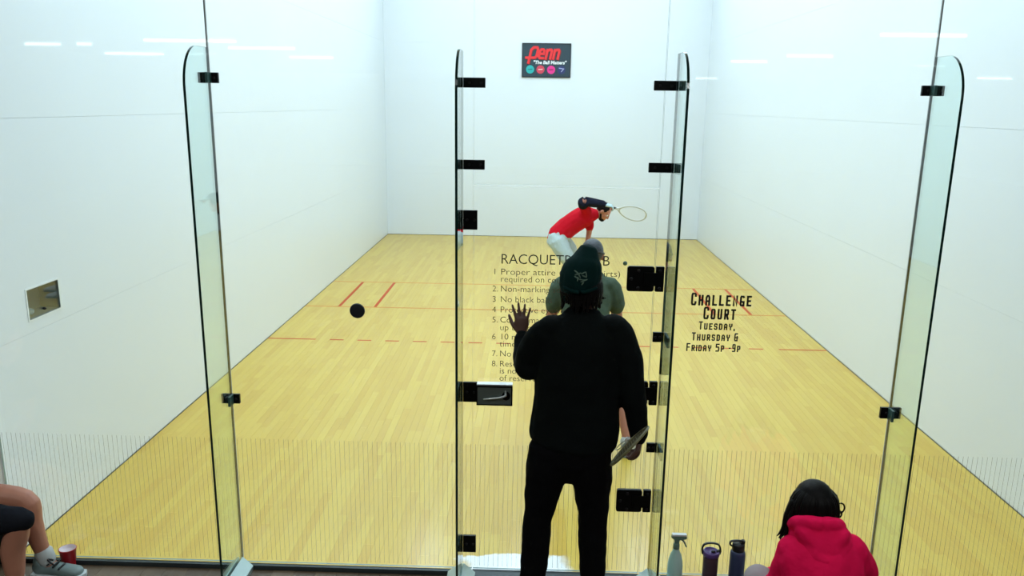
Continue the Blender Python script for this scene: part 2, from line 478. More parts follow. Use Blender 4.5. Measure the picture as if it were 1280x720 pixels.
# recessed wall box in the left wall
vb = empty('wall_box', (-HW, 0.567, 1.278))
tag(vb, 'small recessed steel box with clear door in the left white wall', 'wall box')
def vbo(o): return world_parent(o, vb)
bm = bmesh.new()
X0 = -HW-0.13
box(bm, X0, X0+0.004, 0.405, 0.730, 1.283, 1.453)
box(bm, X0, -HW+0.002, 0.401, 0.405, 1.279, 1.457); box(bm, X0, -HW+0.002, 0.730, 0.734, 1.279, 1.457)
box(bm, X0, -HW+0.002, 0.405, 0.730, 1.279, 1.283); box(bm, X0, -HW+0.002, 0.405, 0.730, 1.453, 1.457)
vbo(obj('liner', bm, M_['steel']))
bm = bmesh.new()
for d in ((0.394, 0.4065, 1.271, 1.465), (0.7285, 0.750, 1.271, 1.465), (0.4065, 0.7285, 1.271, 1.280), (0.4065, 0.7285, 1.456, 1.465)):
    box(bm, -HW+0.0005, -HW+0.003, *d)
vbo(obj('frame', bm, M_['white_plastic']))
vbo(bxo('clear_door', (-HW-0.008, -HW-0.003, 0.408, 0.727, 1.285, 1.451), M_['glass']))
bm = bmesh.new(); ellip(bm, (-HW+0.002, 0.56, 1.315), (0.012, 0.008, 0.008)); vbo(obj('knob', bm, M_['black_plastic'], smooth=True))
kb = obj('dark_lump', (lambda b: (ellip(b, (-HW-0.07, 0.49, 1.306), (0.04, 0.06, 0.024)), b)[1])(bmesh.new()), M_['grey_shoe'], smooth=True)  # plain dark ellipsoid low inside the box
tag(kb, 'small dark rounded shape inside the recessed wall box', 'pouch')

# banner on the front wall
bn = empty('banner', (0.015, LEN, 3.04))
tag(bn, 'navy sponsor banner with red lettering high on the white front wall', 'banner')
def bno(o): return world_parent(o, bn)
YB = LEN-0.020
bno(bxo('backing', (-0.436, 0.461, YB, LEN-0.0005, 3.04, 3.64), M_['banner_navy']))
bm = bmesh.new()
for d in ((-0.446, 0.471, 3.63, 3.65), (-0.446, 0.471, 3.03, 3.05), (-0.446, -0.428, 3.05, 3.63), (0.453, 0.471, 3.05, 3.63)):
    box(bm, d[0], d[1], YB-0.004, LEN-0.0005, d[2], d[3])
bno(obj('border', bm, M_['banner_black']))
# heavy slanted script letters: capped strokes (x, z) in banner units
def stroke_bm(bm, pts, wdt, y0, y1, ox=0, oz=0, sx=1, sz=1, sh=0.0, lift=0.0):
    """one mitred ribbon with depth; it climbs a hair along its length so that crossings are never coplanar"""
    P = [V((ox+(p[0]*sx)+sh*p[1]*sz, oz+p[1]*sz)) for p in pts]
    n = len(P); D = [(b-a).normalized() for a, b in zip(P, P[1:])]
    P[0] = P[0]-D[0]*wdt*0.5; P[-1] = P[-1]+D[-1]*wdt*0.5
    rows = []
    for i in range(n):
        d0 = D[max(i-1, 0)]; d1 = D[min(i, n-2)]
        n0 = V((-d0.y, d0.x)); n1 = V((-d1.y, d1.x)); m = (n0+n1).normalized()
        m = m*(wdt/2/max(m.dot(n0), 0.5))
        yf = y0-lift-0.00006*i
        rows.append([bm.verts.new(q) for q in ((P[i].x-m.x, yf, P[i].y-m.y), (P[i].x+m.x, yf, P[i].y+m.y), (P[i].x+m.x, y1, P[i].y+m.y), (P[i].x-m.x, y1, P[i].y-m.y))])
    fs = [bm.faces.new(rows[0]), bm.faces.new(rows[-1][::-1])]
    for A, B in zip(rows, rows[1:]):
        for k in range(4): fs.append(bm.faces.new((A[k], B[k], B[(k+1) % 4], A[(k+1) % 4])))
    bmesh.ops.recalc_face_normals(bm, faces=fs)
def penn(bm, dx, dz, y0, wdt):
    sh = 0.22
    ct = [0]
    def S(p):
        ct[0] += 1; stroke_bm(bm, p, wdt, y0, y0+0.003, dx, dz, 1, 1, sh, lift=0.0006*ct[0])
    S([(0.0, -0.13), (0.0, 0.10), (0.04, 0.145), (0.105, 0.145), (0.125, 0.11), (0.125, -0.01), (0.10, -0.04), (-0.06, -0.04)])
    S([(0.185, 0.03), (0.25, 0.03), (0.25, 0.09), (0.225, 0.11), (0.19, 0.11), (0.17, 0.08), (0.17, -0.02), (0.19, -0.045), (0.25, -0.045)])
    for q in (0.305, 0.445):
        S([(q, -0.05), (q, 0.10)]); S([(q, 0.08), (q+0.035, 0.105), (q+0.07, 0.105), (q+0.085, 0.08), (q+0.085, -0.05)])
bm = bmesh.new(); penn(bm, -0.287, 3.419, YB-0.003, 0.048); bno(obj('letter_shadow', bm, M_['logo_shadow']))
bm = bmesh.new(); penn(bm, -0.297, 3.427, YB-0.0115, 0.044); bno(obj('lettering', bm, M_['logo_red']))
bno(text_mesh('tagline', '"The Ball Matters"', 0.085, -0.235, 3.275, YB-0.004, M_['white_plastic'], None, width=0.62, shear=0.15, offset=0.003))
for cx, ca, cb, up in ((-0.29, 'teal', 'teal_dark', 3.175), (-0.095, 'coral', 'coral_light', 3.175), (0.105, 'magenta', 'magenta_dark', 3.172), (0.30, 'navy_ball', 'pale_lilac', 3.172)):
    bm = bmesh.new(); lathe(bm, [(0.076, 0), (0.076, 0.004)], seg=32, M=Matrix.Translation((cx, YB, up)) @ Matrix.Rotation(PI/2, 4, 'X'))
    d = bno(obj('ball_emblem', bm, M_[ca]))
    bm = bmesh.new()
    if cb == 'pale_lilac':
        stroke_bm(bm, [(-0.04, 0.03), (0.04, 0.02), (0.0, -0.03)], 0.016, YB-0.008, YB-0.004, cx, up)
    else:
        stroke_bm(bm, [(-0.032, 0.0), (0.032, 0.004)], 0.018, YB-0.008, YB-0.004, cx, up)
    e = bno(obj('emblem_mark', bm, M_[cb]))

# ------------------------------------------------------------------ glass back wall
def slab(name, x0, x1, z0, z1, m, parent, y0=-0.006, y1=0.006, edge='glass_edge_light'):
    bm = bmesh.new(); box(bm, x0, x1, y0, y1, z0, z1)
    for f in bm.faces:
        f.material_index = 0 if abs(f.normal.y) > 0.5 else 1
    bm.normal_update()
    for f in bm.faces: f.material_index = 0 if abs(f.normal.y) > 0.5 else 1
    return obj(name, bm, [M_[m], M_[edge]], parent)
GT = 3.66
SL, SR, DL, DR, DT = -1.742, 1.744, -0.4475, 0.476, 2.140
wb = empty('wall_back', (0, 0, 0)); tag(wb, kind='structure')
def stripes(x0, x1, parent):
    bm = bmesh.new(); n0 = math.ceil(x0/0.0254); 
    for i in range(n0, int(x1/0.0254)+1):
        x = i*0.0254
        if x0+0.004 < x < x1-0.004: box(bm, x-0.0011, x+0.0011, -0.0065, -0.0061, 0.03, 0.757)
    return tag(obj('vertical_stripes', bm, M_['stripe_grey'], parent), kind='stuff')
g = 0.002
P1 = slab('glass_panel', -HW+0.006, SL-g, 0.012, GT, 'glass', wb)
P2 = slab('glass_panel', SL+g, DL-g, 0.012, GT, 'glass', wb)
P3 = slab('glass_panel', DR+g, SR-g, 0.012, GT, 'glass', wb)
P4 = slab('glass_panel', SR+g, HW-0.006, 0.012, GT, 'glass', wb)
tag(P1, 'outermost glass panel beside the left wall'); tag(P4, 'outermost glass panel beside the right wall')
slab('transom_glass', DL+g, DR-g, DT+0.004, GT, 'glass', wb)
stripes(-HW, SL, P1); stripes(SL, DL, P2); stripes(DR, SR, P3); stripes(SR, HW, P4)
bxo('seam_seal', (SL-0.0035, SL+0.0035, -0.0055, 0.0055, 0.012, GT), M_['silicone'], wb)
bxo('seam_seal', (SR-0.0035, SR+0.0035, -0.0055, 0.0055, 0.012, GT), M_['silicone'], wb)
tag(bxo('trim_3', (-HW, DL, -0.032, -0.008, -0.02, 0.006), M_['dark_channel']), kind='structure')
tag(bxo('trim_4', (DR, HW, -0.032, -0.008, -0.02, 0.006), M_['dark_channel']), kind='structure')
tag(bxo('trim_5', (DL+0.001, DR-0.001, -0.075, 0.003, -0.0195, 0.003), M_['dark_channel']), kind='structure')

# the door
dr = empty('door_1', (DL+0.4, 0, 0)); tag(dr, kind='structure')
def dro(o): return world_parent(o, dr)
dg_ = dro(slab('glass_leaf', DL+0.003, DR-0.003, 0.012, DT-0.003, 'glass', None, edge='glass_edge_light'))
dst = stripes(DL, DR, None); dst.parent = dg_
def bolt(x, z, y, parent, r=0.009):
    bm = bmesh.new(); lathe(bm, [(r, 0), (r, 0.003), (r*0.6, 0.005)], seg=14, M=Matrix.Translation((x, y, z)) @ Matrix.Rotation(PI/2, 4, 'X'))
    return obj('bolt', bm, M_['bolt'], parent)
def rplate(name, x0, x1, z0, z1, y0, y1, m, r=0.008):
    bm = bmesh.new()
    poly = []
    for cx, cz, a0 in ((x1-r, z1-r, 0), (x0+r, z1-r, 90), (x0+r, z0+r, 180), (x1-r, z0+r, 270)):
        for q in range(4):
            a = math.radians(a0+q*30); poly.append((cx+r*math.cos(a), cz+r*math.sin(a)))
    prism(bm, poly, 'y', y0, y1)
    return obj(name, bm, m)
for z0, z1 in ((1.621, 1.750), (1.010, 1.139), (0.394, 0.523)):
    h = dro(rplate('hinge', 0.335, 0.472, z0, z1, -0.026, -0.0065, M_['black_metal'], 0.012))
    w2 = rplate('hinge_wing', 0.479, 0.521, z0, z1, -0.026, -0.0065, M_['black_metal'], 0.004); w2.parent = h
    zc = (z0+z1)/2
    b2 = bxo('hinge_knuckle', (0.42, 0.515, -0.036, -0.027, zc-0.034, zc+0.034), M_['black_metal'], h)
    for bx_, bz in ((0.392, z1-0.022), (0.392, z0+0.016), (0.355, zc), (0.500, z1-0.022), (0.500, z0+0.016)):
        bolt(bx_, bz, -0.026, h)
# latch box and lever
hd = dro(rplate('handle_box', -0.4235, -0.238, 1.000, 1.104, -0.052, -0.0065, M_['steel'], 0.003))
tag(hd, 'steel latch box with recessed lever')
def sub(o, p): o.parent = p; return o
bm = bmesh.new()
for d in ((-0.425, -0.236, 1.098, 1.106), (-0.425, -0.236, 0.998, 1.004), (-0.425, -0.420, 1.004, 1.098), (-0.243, -0.236, 1.004, 1.098)):
    box(bm, d[0], d[1], -0.056, -0.050, d[2], d[3])
sub(obj('box_rim', bm, M_['black_metal']), hd)
sub(bxo('box_top_lit', (-0.4235, -0.238, -0.052, -0.0065, 1.1045, 1.113), M_['steel_light']), hd)  # lighter steel puts the light falling from above into the colour
bm = bmesh.new(); ellip(bm, (-0.270, -0.054, 1.052), (0.022, 0.004, 0.024)); sub(obj('lever_cup', bm, M_['black_metal'], smooth=True), hd)
bm = bmesh.new(); tube(bm, [(-0.272, -0.066, 1.058, 0.006), (-0.30, -0.068, 1.047, 0.0055), (-0.385, -0.066, 1.036, 0.004)], seg=8)
tube(bm, [(-0.272, -0.052, 1.078, 0.005), (-0.272, -0.068, 1.058, 0.006)], seg=8)
sub(obj('lever', bm, M_['steel_light'], smooth=True), hd)
# lettering on the door
def letters(s, px_w, size, x, z, m, **k):
    return sub(text_mesh('lettering', s, size, x, z, -0.0065, M_[m], None, width=px_w, **k), dg_)
letters('RACQUETBALL  B', 0.548, 0.073, -0.309, 1.747, 'decal_black', offset=-0.0004)
RUL = [('1', 'Proper attire (shorts, shirts)', 1.690, 0.605), ('', 'required on courts', 1.652, None),
       ('2', 'Non-marking soles only', 1.601, None), ('3', 'No black balls', 1.546, None), ('4', 'Protective eyewear', 1.491, None),
       ('5', 'Courts may be used', 1.437, None), ('', 'up to one hour', 1.396, None), ('6', '10 minute wait', 1.346, None),
       ('', 'time limit', 1.307, None), ('7', 'No food or drink', 1.254, None), ('8', 'Reservation', 1.199, None), ('', 'is not used', 1.160, None), ('', 'of reserved time', 1.120, None)]
for a, s, z, wd in RUL:
    if a:
        letters(a + ('.' if a in '2578' else ''), None, 0.045, -0.350 + (0.002 if a == '1' else 0), z, 'decal_brown', offset=-0.0006)
    bmx = text_mesh('lettering', s, 0.046, -0.309, z, -0.0065, M_['decal_brown'], None, xs=(1.0), width=wd, offset=-0.0005)
    if not wd:
        for v in bmx.data.vertices: v.co.x = -0.309 + (v.co.x+0.309)*1.03
    sub(bmx, dg_)

# lettering on the panel right of the door: blocky chamfered capitals
GL = {
 'C': [[(1, .8), (1, .9), (.85, 1), (.15, 1), (0, .88), (0, .12), (.15, 0), (.85, 0), (1, .12), (1, .22)]],
 'H': [[(0, 0), (0, 1)], [(1, 0), (1, 1)], [(0, .5), (1, .5)]],
 'A': [[(0, 0), (0, .8), (.3, 1), (.7, 1), (1, .8), (1, 0)], [(0, .4), (1, .4)]],
 'L': [[(0, 1), (0, 0), (1, 0)]],
 'E': [[(1, 1), (0, 1), (0, 0), (1, 0)], [(0, .5), (.8, .5)]],
 'N': [[(0, 0), (0, 1), (1, 0), (1, 1)]],
 'G': [[(.95, .93), (.85, 1), (.15, 1), (0, .88), (0, .12), (.15, 0), (1, 0), (1, .40), (.62, .40)]],
 'O': [[(0, .12), (0, .88), (.15, 1), (.85, 1), (1, .88), (1, .12), (.85, 0), (.15, 0), (0, .12)]],
 'U': [[(0, 1), (0, .12), (.15, 0), (.85, 0), (1, .12), (1, 1)]],
 'R': [[(0, 0), (0, 1), (.85, 1), (1, .88), (1, .6), (.85, .48), (0, .48)], [(.5, .48), (1, 0)]],
 'T': [[(0, 1), (1, 1)], [(.5, 1), (.5, 0)]],
 'S': [[(1, .85), (.85, 1), (.15, 1), (0, .88), (0, .62), (.15, .5), (.85, .5), (1, .4), (1, .12), (.85, 0), (.15, 0), (0, .12)]],
 'D': [[(0, 0), (0, 1), (.75, 1), (1, .85), (1, .15), (.75, 0), (0, 0)]],
 'Y': [[(0, 1), (0, .62), (.5, .45), (1, .62), (1, 1)], [(.5, .45), (.5, 0)]],
 'F': [[(0, 0), (0, 1), (1, 1)], [(0, .5), (.8, .5)]],
 'I': [[(.5, 0), (.5, 1)]],
 'P': [[(0, 0), (0, 1), (.85, 1), (1, .88), (1, .55), (.85, .43), (0, .43)]],
 '5': [[(1, 1), (0, 1), (0, .58), (.85, .58), (1, .46), (1, .12), (.85, 0), (0, 0)]],
 '9': [[(0, 0), (.85, 0), (1, .12), (1, .88), (.85, 1), (.15, 1), (0, .88), (0, .55), (.15, .45), (1, .45)]],
 '&': [[(1, .45), (0, .45)], [(.85, 1), (.15, 1), (0, .88), (0, .12), (.15, 0), (.85, 0), (.85, .6)]],
 '-': [[(.1, .45), (.9, .45)]], ',': [[(.3, .05), (.1, -.2)]],
}
def blocky(s, x0, x1, z, hc, hs, wt, parent):
    """first letters of words are taller; x0..x1 is the whole line"""
    adv = []; first = True
    for ch in s:
        if ch == ' ': adv.append((None, 0.45, 0)); first = True; continue
        h = hc if (first or ch in '&59') else hs
        wch = 0.25 if ch in ',' else (0.2 if ch == 'I' else (0.6 if ch == '-' else 1.0)); wch *= (1.12 if first and ch != 'I' else 1)
        adv.append((ch, wch, h)); first = ch == ' '
    tot = sum(a[1] for a in adv) + 0.42*(len(adv)-1)
    u = (x1-x0)/tot; x = x0
    bm = bmesh.new()
    for ch, wch, h in adv:
        if ch:
            for q, st in enumerate(GL[ch]): stroke_bm(bm, [(p[0], p[1]) for p in st], wt, -0.0075, -0.0065, x+wt/2, z+wt/2, wch*u-wt, h-wt, lift=0.0003*q)
        x += (wch+0.42)*u
    return obj('lettering', bm, M_['decal_black'], parent)
blocky('CHALLENGE', 0.668, 0.975, 1.550, 0.066, 0.056, 0.0098, P3)
blocky('COURT', 0.736, 0.900, 1.478, 0.066, 0.056, 0.0098, P3)
blocky('TUESDAY,', 0.716, 0.900, 1.423, 0.043, 0.034, 0.0066, P3)
blocky('THURSDAY &', 0.684, 0.922, 1.364, 0.043, 0.034, 0.0066, P3)
blocky('FRIDAY 5P -9P', 0.660, 0.938, 1.306, 0.043, 0.034, 0.0066, P3)

# round black disc on the panel left of the door
bm = bmesh.new(); lathe(bm, [(0.039, 0), (0.040, 0.003), (0.037, 0.010), (0.02, 0.012)], seg=36, M=Matrix.Translation((-1.049, -0.0062, 1.484)) @ Matrix.Rotation(PI/2, 4, 'X'))
dk = obj('round_disc', bm, M_['rubber'], smooth=False)
tag(dk, 'round black disc stuck on the glass panel left of the door', 'disc')

# ------------------------------------------------------------------ glass fins
FD, FT = 0.31, 2.78
def fin(x, label, tent, clips, leg_side):
    r = empty('glass_fin', (x, -FD/2, -0.0195)); tag(r, label, 'glass fin')
    K = Matrix.Translation(r.location).inverted()
    def ad(o, p=None):
        o.parent = p or r
        if p is None: o.matrix_parent_inverse = K
        return o
    ys, zs = -FD, 0.19
    poly = [(-0.008, 0.0), (-0.008, FT)]
    for q in range(0, 13):
        a = PI/2*q/12
        poly.append((ys+0.17-0.17*math.sin(a) , FT-zs+zs*math.cos(a)))
    poly.append((ys, 0.0))
    t = 0.006
    bm = bmesh.new()
    prism(bm, poly, 'x', x-t, x+t)
    bm.normal_update()
    for f in bm.faces:
        if abs(f.normal.x) > 0.5: f.material_index = 0
        elif f.normal.y < -0.25 or f.normal.y > 0.5: f.material_index = 1
        else: f.material_index = 2
    ad(obj('glass_blade', bm, [M_['fin_glass'], M_['glass_edge'], M_['glass_edge_teal']]))
    # metal shoe over the foot
    for s in (-1, 1):
        bm = bmesh.new()
        prism(bm, [(x+s*0.0075, 0.056), (x+s*0.012, 0.060), (x+s*tent, 0.006), (x+s*tent, -0.018), (x+s*0.0075, -0.018)], 'y', -FD-0.03, -0.034)
        ad(obj('floor_shoe', bm, M_['aluminium']))
    for (x0, x1, z0, z1) in clips:
        c = ad(rplate('clip', x0, x1, z0, z1, -0.022, -0.0070, M_['black_metal'], 0.002))
        zc = (z0+z1)/2
        for bx_ in (x0+(x1-x0)*0.28, x0+(x1-x0)*0.8): ad(bolt(bx_, zc, -0.022, c, 0.007), c)
        lx = x + leg_side*(t+0.0005)
        bm = bmesh.new(); box(bm, min(lx, lx+leg_side*0.012), max(lx, lx+leg_side*0.012), -0.13 if leg_side*(x) > 0 and abs(x) < 1 else -0.075, -0.0225, z0, z1)
        ad(obj('clip_leg', bm, M_['clip_side']), c)
    return r
fin(SL, 'tall glass fin furthest left, its rounded top above the wall seam', 0.068, [(-1.791, -1.692, 2.614, 2.664), (-1.79, -1.692, 0.962, 1.014)], 1)
f2 = fin(-0.505, 'tall glass fin at the left edge of the door, by the latch', 0.076,
    [(-0.498, -0.391, 2.610, 2.657), (-0.498, -0.392, 2.219, 2.266), (-0.498, -0.427, 1.920, 2.017), (-0.498, -0.427, 0.121, 0.221), (-0.498, -0.4245, 1.003, 1.112)], -1)
f3 = fin(0.533, 'tall glass fin at the right edge of the door, by the three hinges', 0.076,
    [(0.420, 0.526, 2.609, 2.655), (0.415, 0.526, 2.219, 2.266), (0.482, 0.526, 1.354, 1.406), (0.482, 0.526, 0.742, 0.794)], 1)
fin(SR, 'tall glass fin furthest right, beyond the person in pink', 0.068, [(1.691, 1.796, 2.602, 2.650), (1.689, 1.795, 0.966, 1.026)], -1)

# ------------------------------------------------------------------ lobby shell
LX0, LX1, LY, LZ = -12.0, 17.0, -31.0, 3.66
lf = bxo('floor_lobby', (LX0, LX1, LY, -0.0, -0.10, -0.04), M_['subfloor']); tag(lf, kind='structure')
planks(lf, -3.6, 3.6, -1.5, -0.033, 0.12, 0.6, 1.3, M_['lobby_wood'], lambda i: -i[3], 290, zt=-0.0202, th=0.018, seed=11, gap=0.0008)
for d in ((LX0, LX1, LY, -1.5), (LX0, -3.6, -1.5, -0.0), (3.6, LX1, -1.5, -0.0)):
    bxo('floor_area', (*d, -0.0385, -0.0202), M_['bench_wood'], lf)
tag(bxo('ceiling_lobby', (LX0, LX1, LY, -0.06, LZ, LZ+0.1), M_['lobby_light']), kind='structure')
tag(bxo('wall_lobby_rear', (LX0, LX1, LY-0.1, LY, -0.1, LZ), M_['lobby_light']), kind='structure')
tag(bxo('wall_lobby_left', (LX0-0.1, LX0, LY, 0.0, -0.1, LZ), M_['lobby_light']), kind='structure')
tag(bxo('wall_lobby_right', (LX1, LX1+0.1, LY, 0.0, -0.1, LZ), M_['lobby_light']), kind='structure')
tag(bxo('wall_lobby_front', (LX0, -HW-0.012, -0.05, 0.012, -0.1, LZ), M_['lobby_paint']), kind='structure')
tag(bxo('wall_lobby_front', (HW+0.012, LX1, -0.05, 0.012, -0.1, LZ), M_['lobby_paint']), kind='structure')
tag(bxo('wall_above_glass', (-HW-0.16, HW+0.16, -0.05, 0.02, GT, HT), M_['wall_white']), kind='structure')
for i, s in enumerate((-1, 1)):
    tag(bxo('trim_%d' % (i+1), (min(s*HW, s*(HW+0.012)), max(s*HW, s*(HW+0.012)), -0.055, 0.012, -0.02, GT), M_['trim_white']), kind='structure')
for fx in HALL_FILL_X:  # unseen fixtures added to go with the fill lamps
    r = empty('ceiling_light', (fx, -2.9, LZ)); tag(r, 'slim white fill light added on the hall ceiling to brighten the spectators', 'ceiling light', 'added hall fill lights near the glass')
    bxo('housing', (-0.6, 0.6, -0.15, 0.15, -0.06, -0.0005), M_['white_plastic'], r)
    bxo('diffuser', (-0.58, 0.58, -0.13, 0.13, -0.066, -0.0605), M_['court_diffuser'], r)
# lobby tube lights hanging in rows (they mirror in the glass)
for (x0, x1, y) in ((-10.75, -10.0, 13.6), (-9.55, -9.25, 13.4), (-7.55, -5.8, 12.05), (-10.75, -9.3, 16.9), (-6.65, -5.25, 14.0), (-6.4, -5.3, 17.6),
                    (4.85, 6.1, 8.8), (5.05, 6.0, 14.2), (5.9, 6.7, 29.2), (4.45, 5.3, 16.7), (14.45, 15.6, 25.1)):
    r = empty('tube_light', ((x0+x1)/2, -y, LZ)); hl = (x1-x0)/2
    tag(r, 'long white tube light on the hall ceiling, mirrored in the glass', 'ceiling light', 'hall tube lights')
    bxo('housing', (-hl, hl, -0.07, 0.07, -0.035, -0.0005), M_['white_plastic'], r)
    bm = bmesh.new(); tube(bm, [(-hl+0.02, 0, -0.062, 0.024), (hl-0.02, 0, -0.062, 0.024)], side=(0, 1, 0), seg=10)
    obj('tube', bm, M_['lobby_tube'], r, smooth=True)

# ------------------------------------------------------------------ people
def rot_to(fwd, up):
    """matrix whose columns are right, forward, up"""
    f = V(fwd).normalized(); r = f.cross(V(up)).normalized(); u = r.cross(f)
    return Matrix(((r.x, f.x, u.x), (r.y, f.y, u.y), (r.z, f.z, u.z)))

def head_bm(bm, c, fwd, up, s=1.0):
    """cranium centre c; face towards fwd"""
    R = rot_to(fwd, up); c = V(c)
    def e(p, r): ellip(bm, c + R @ (V(p)*s), [q*s for q in r], R)
    e((0, -0.008, 0.02), (0.075, 0.094, 0.092))
    e((0, 0.022, -0.035), (0.060, 0.066, 0.072))
    e((0, 0.050, -0.088), (0.034, 0.034, 0.026))         # chin
    e((0, 0.079, 0.016), (0.052, 0.014, 0.012))          # brow
    for sx in (-1, 1):
        e((sx*0.040, 0.060, -0.028), (0.022, 0.022, 0.018))  # cheeks
        e((sx*0.079, -0.004, -0.012), (0.010, 0.018, 0.031)) # ears
        e((sx*0.012, 0.094, -0.032), (0.008, 0.010, 0.007))
    tube(bm, [tuple(c + R @ (V(p)*s)) + (r*s,) for p, r in (((0, 0.084, 0.010), 0.009), ((0, 0.097, -0.012), 0.010), ((0, 0.102, -0.030), 0.011))], seg=8, k=2)
    e((0, 0.083, -0.058), (0.022, 0.009, 0.006)); e((0, 0.081, -0.067), (0.019, 0.009, 0.006))
    return R
def eyes(c, R, s, parent, K):
    for sx in (-1, 1):
        bm = bmesh.new(); ellip(bm, V(c)+R @ (V((sx*0.031, 0.076, -0.002))*s), (0.0125*s,)*3, R)
        o = obj('eye', bm, M_['eye_white'], parent, smooth=True); o.matrix_parent_inverse = K
        bm = bmesh.new(); ellip(bm, V(c)+R @ (V((sx*0.031, 0.0865, -0.002))*s), (0.006*s, 0.003*s, 0.006*s), R)
        obj('iris', bm, M_['hair_black'], o, smooth=True)

def hand_bm(bm, w, d, nrm, thumb, curl=(0.1, 0.1, 0.1, 0.1), spread=0.12, tc=0.3, s=1.0, ta=0.9):
    """w wrist, d direction of fingers, nrm palm normal (palm faces it), thumb = +1/-1 side (d x nrm)"""
    w = V(w); d = V(d).normalized(); n = V(nrm); n = (n - d*n.dot(d)).normalized(); sd = d.cross(n)*thumb
    L = 0.092*s
    tube(bm, [tuple(w - d*0.02) + (0.026*s, 0.020*s), tuple(w + d*0.02*s) + (0.030*s, 0.018*s), tuple(w+d*L*0.6) + (0.040*s, 0.015*s), tuple(w+d*L*0.95) + (0.039*s, 0.012*s)], side=sd, seg=16, k=3)
    offs = (0.029, 0.0105, -0.0095, -0.029); lens = (0.074, 0.082, 0.076, 0.060); rads = (0.0088, 0.009, 0.0085, 0.0075)
    for i in range(4):
        a = spread*(1.5-i)*0.8
        base = w + d*(L*(0.93 - 0.02*abs(i-1))) + sd*offs[i]*s
        dd = (d*math.cos(a) + sd*math.sin(a)).normalized()
        pts = [tuple(base - dd*0.02*s) + (rads[i]*s*1.05,), tuple(base) + (rads[i]*s*1.1,)]
        p = base; ang = 0
        for q, fr in enumerate((0.45, 0.30, 0.25)):
            ang += curl[i]*(1.0 if q else 0.8)
            dv = dd*math.cos(ang) + n*math.sin(ang)
            p = p + dv*lens[i]*s*fr
            pts.append(tuple(p) + (rads[i]*s*(0.98-0.08*q),))
        tube(bm, pts, side=sd, seg=10, k=2)
    b = w + d*0.022*s + sd*0.022*s
    t1 = (d*math.cos(ta) + sd*math.sin(ta)*1.0 + n*0.25).normalized()
    t2 = (d*math.cos(ta*0.55) + sd*math.sin(ta*0.55) + n*tc).normalized()
    tube(bm, [tuple(b) + (0.015*s,), tuple(b+t1*0.040*s) + (0.0115*s,), tuple(b+t1*0.040*s+t2*0.030*s) + (0.0105*s,), tuple(b+t1*0.040*s+t2*0.056*s) + (0.008*s,)], seg=10, k=2)

def shoe_bm(bm, heel, toe_dir, up=(0, 0, 1), L=0.28, s=1.0, h=0.085):
    R = rot_to(toe_dir, up); heel = V(heel)
    def T(p): return tuple(heel + R @ V(p))
    tube(bm, [T((0, 0.03, 0.048))+(0.034, 0.045), T((0, 0.09, 0.045))+(0.035, 0.044), T((0, 0.17, 0.036))+(0.044, 0.035), T((0.0, L-0.045, 0.028))+(0.043, 0.027)], side=R @ V((1, 0, 0)), seg=16, k=3)
    tube(bm, [T((0, 0.045, 0.06))+(0.036,), T((0, 0.045, h+0.02))+(0.04,)], seg=14)
def sole_bm(bm, heel, toe_dir, L=0.28):
    R = rot_to(toe_dir, (0, 0, 1)); heel = V(heel)
    prof = [(-0.028, -0.0), (-0.04, 0.03), (-0.036, 0.12), (-0.050, 0.20), (-0.035, L-0.01), (0.0, L+0.005), (0.035, L-0.01), (0.048, 0.20), (0.036, 0.12), (0.04, 0.03), (0.028, 0.0)]
    A = [bm.verts.new(heel + R @ V((p[0], p[1], 0.0))) for p in prof]; B = [bm.verts.new(heel + R @ V((p[0], p[1], 0.022))) for p in prof]
    bm.faces.new(A); bm.faces.new(B[::-1])
    for i in range(len(prof)): j = (i+1) % len(prof); bm.faces.new((A[i], A[j], B[j], B[i]))
    bmesh.ops.recalc_face_normals(bm, faces=bm.faces)

def racquet(name, label, M, mf, mg, ms, lanyard=None):
    """local: butt at origin, axis +x, head in the xy plane"""
    r = empty(name); r.matrix_world = M; tag(r, label, 'racquet')
    n = 56; loop = []
    for i in range(n):
        a = 2*PI*i/n
        x = 0.385 + 0.172*math.cos(a); y = 0.113*math.sin(a)*(1+0.16*math.cos(a))
        loop.append((x, y, 0, 0.0065, 0.010))
    bm = bmesh.new(); tube(bm, loop, side=(0, 0, 1), seg=8, k=1, closed=True)
    for s in (-1, 1): tube(bm, [(0.16, 0, 0, 0.012), (0.19, s*0.012, 0, 0.008), (0.225, s*0.045, 0, 0.007)], seg=8, k=2)
    obj('frame', bm, M_[mf], r, smooth=True)
    bm = bmesh.new(); tube(bm, [(0.0, 0, 0, 0.017, 0.014), (0.02, 0, 0, 0.0145, 0.012), (0.17, 0, 0, 0.0135, 0.011)], side=(0, 1, 0), seg=8, k=2)
    obj('grip', bm, M_[mg], r, smooth=True)
    bm = bmesh.new()
    for i in range(-7, 8):
        y = i*0.0145; 
        c2 = 1-(y/0.113)**2
        if c2 > 0.02:
            hx = 0.165*math.sqrt(c2); box(bm, 0.385-hx, 0.385+hx, y-0.0007, y+0.0007, -0.0007, 0.0007)
    for i in range(-9, 10):
        x = 0.385+i*0.0175; ca = (x-0.385)/0.172
        hy = 0.108*math.sqrt(max(0, 1-ca*ca))*(1+0.16*ca)
        if hy > 0.01: box(bm, x-0.0007, x+0.0007, -hy, hy, -0.0007, 0.0007)
    tag(obj('strings', bm, M_[ms], r), kind='stuff')
    if lanyard:
        bm = bmesh.new(); tube(bm, [(*p, 0.0022) for p in lanyard], seg=6, k=5)
        obj('wrist_lanyard', bm, M_['grey_shoe'], r, smooth=True)
    return r

def person(loc, label):
    r = empty('person', loc); tag(r, label, 'person')
    K = Matrix.Translation(r.location).inverted()
    def ad(o, p=None):
        o.parent = p or r
        if p is None: o.matrix_parent_inverse = K
        return o
    return r, K, ad

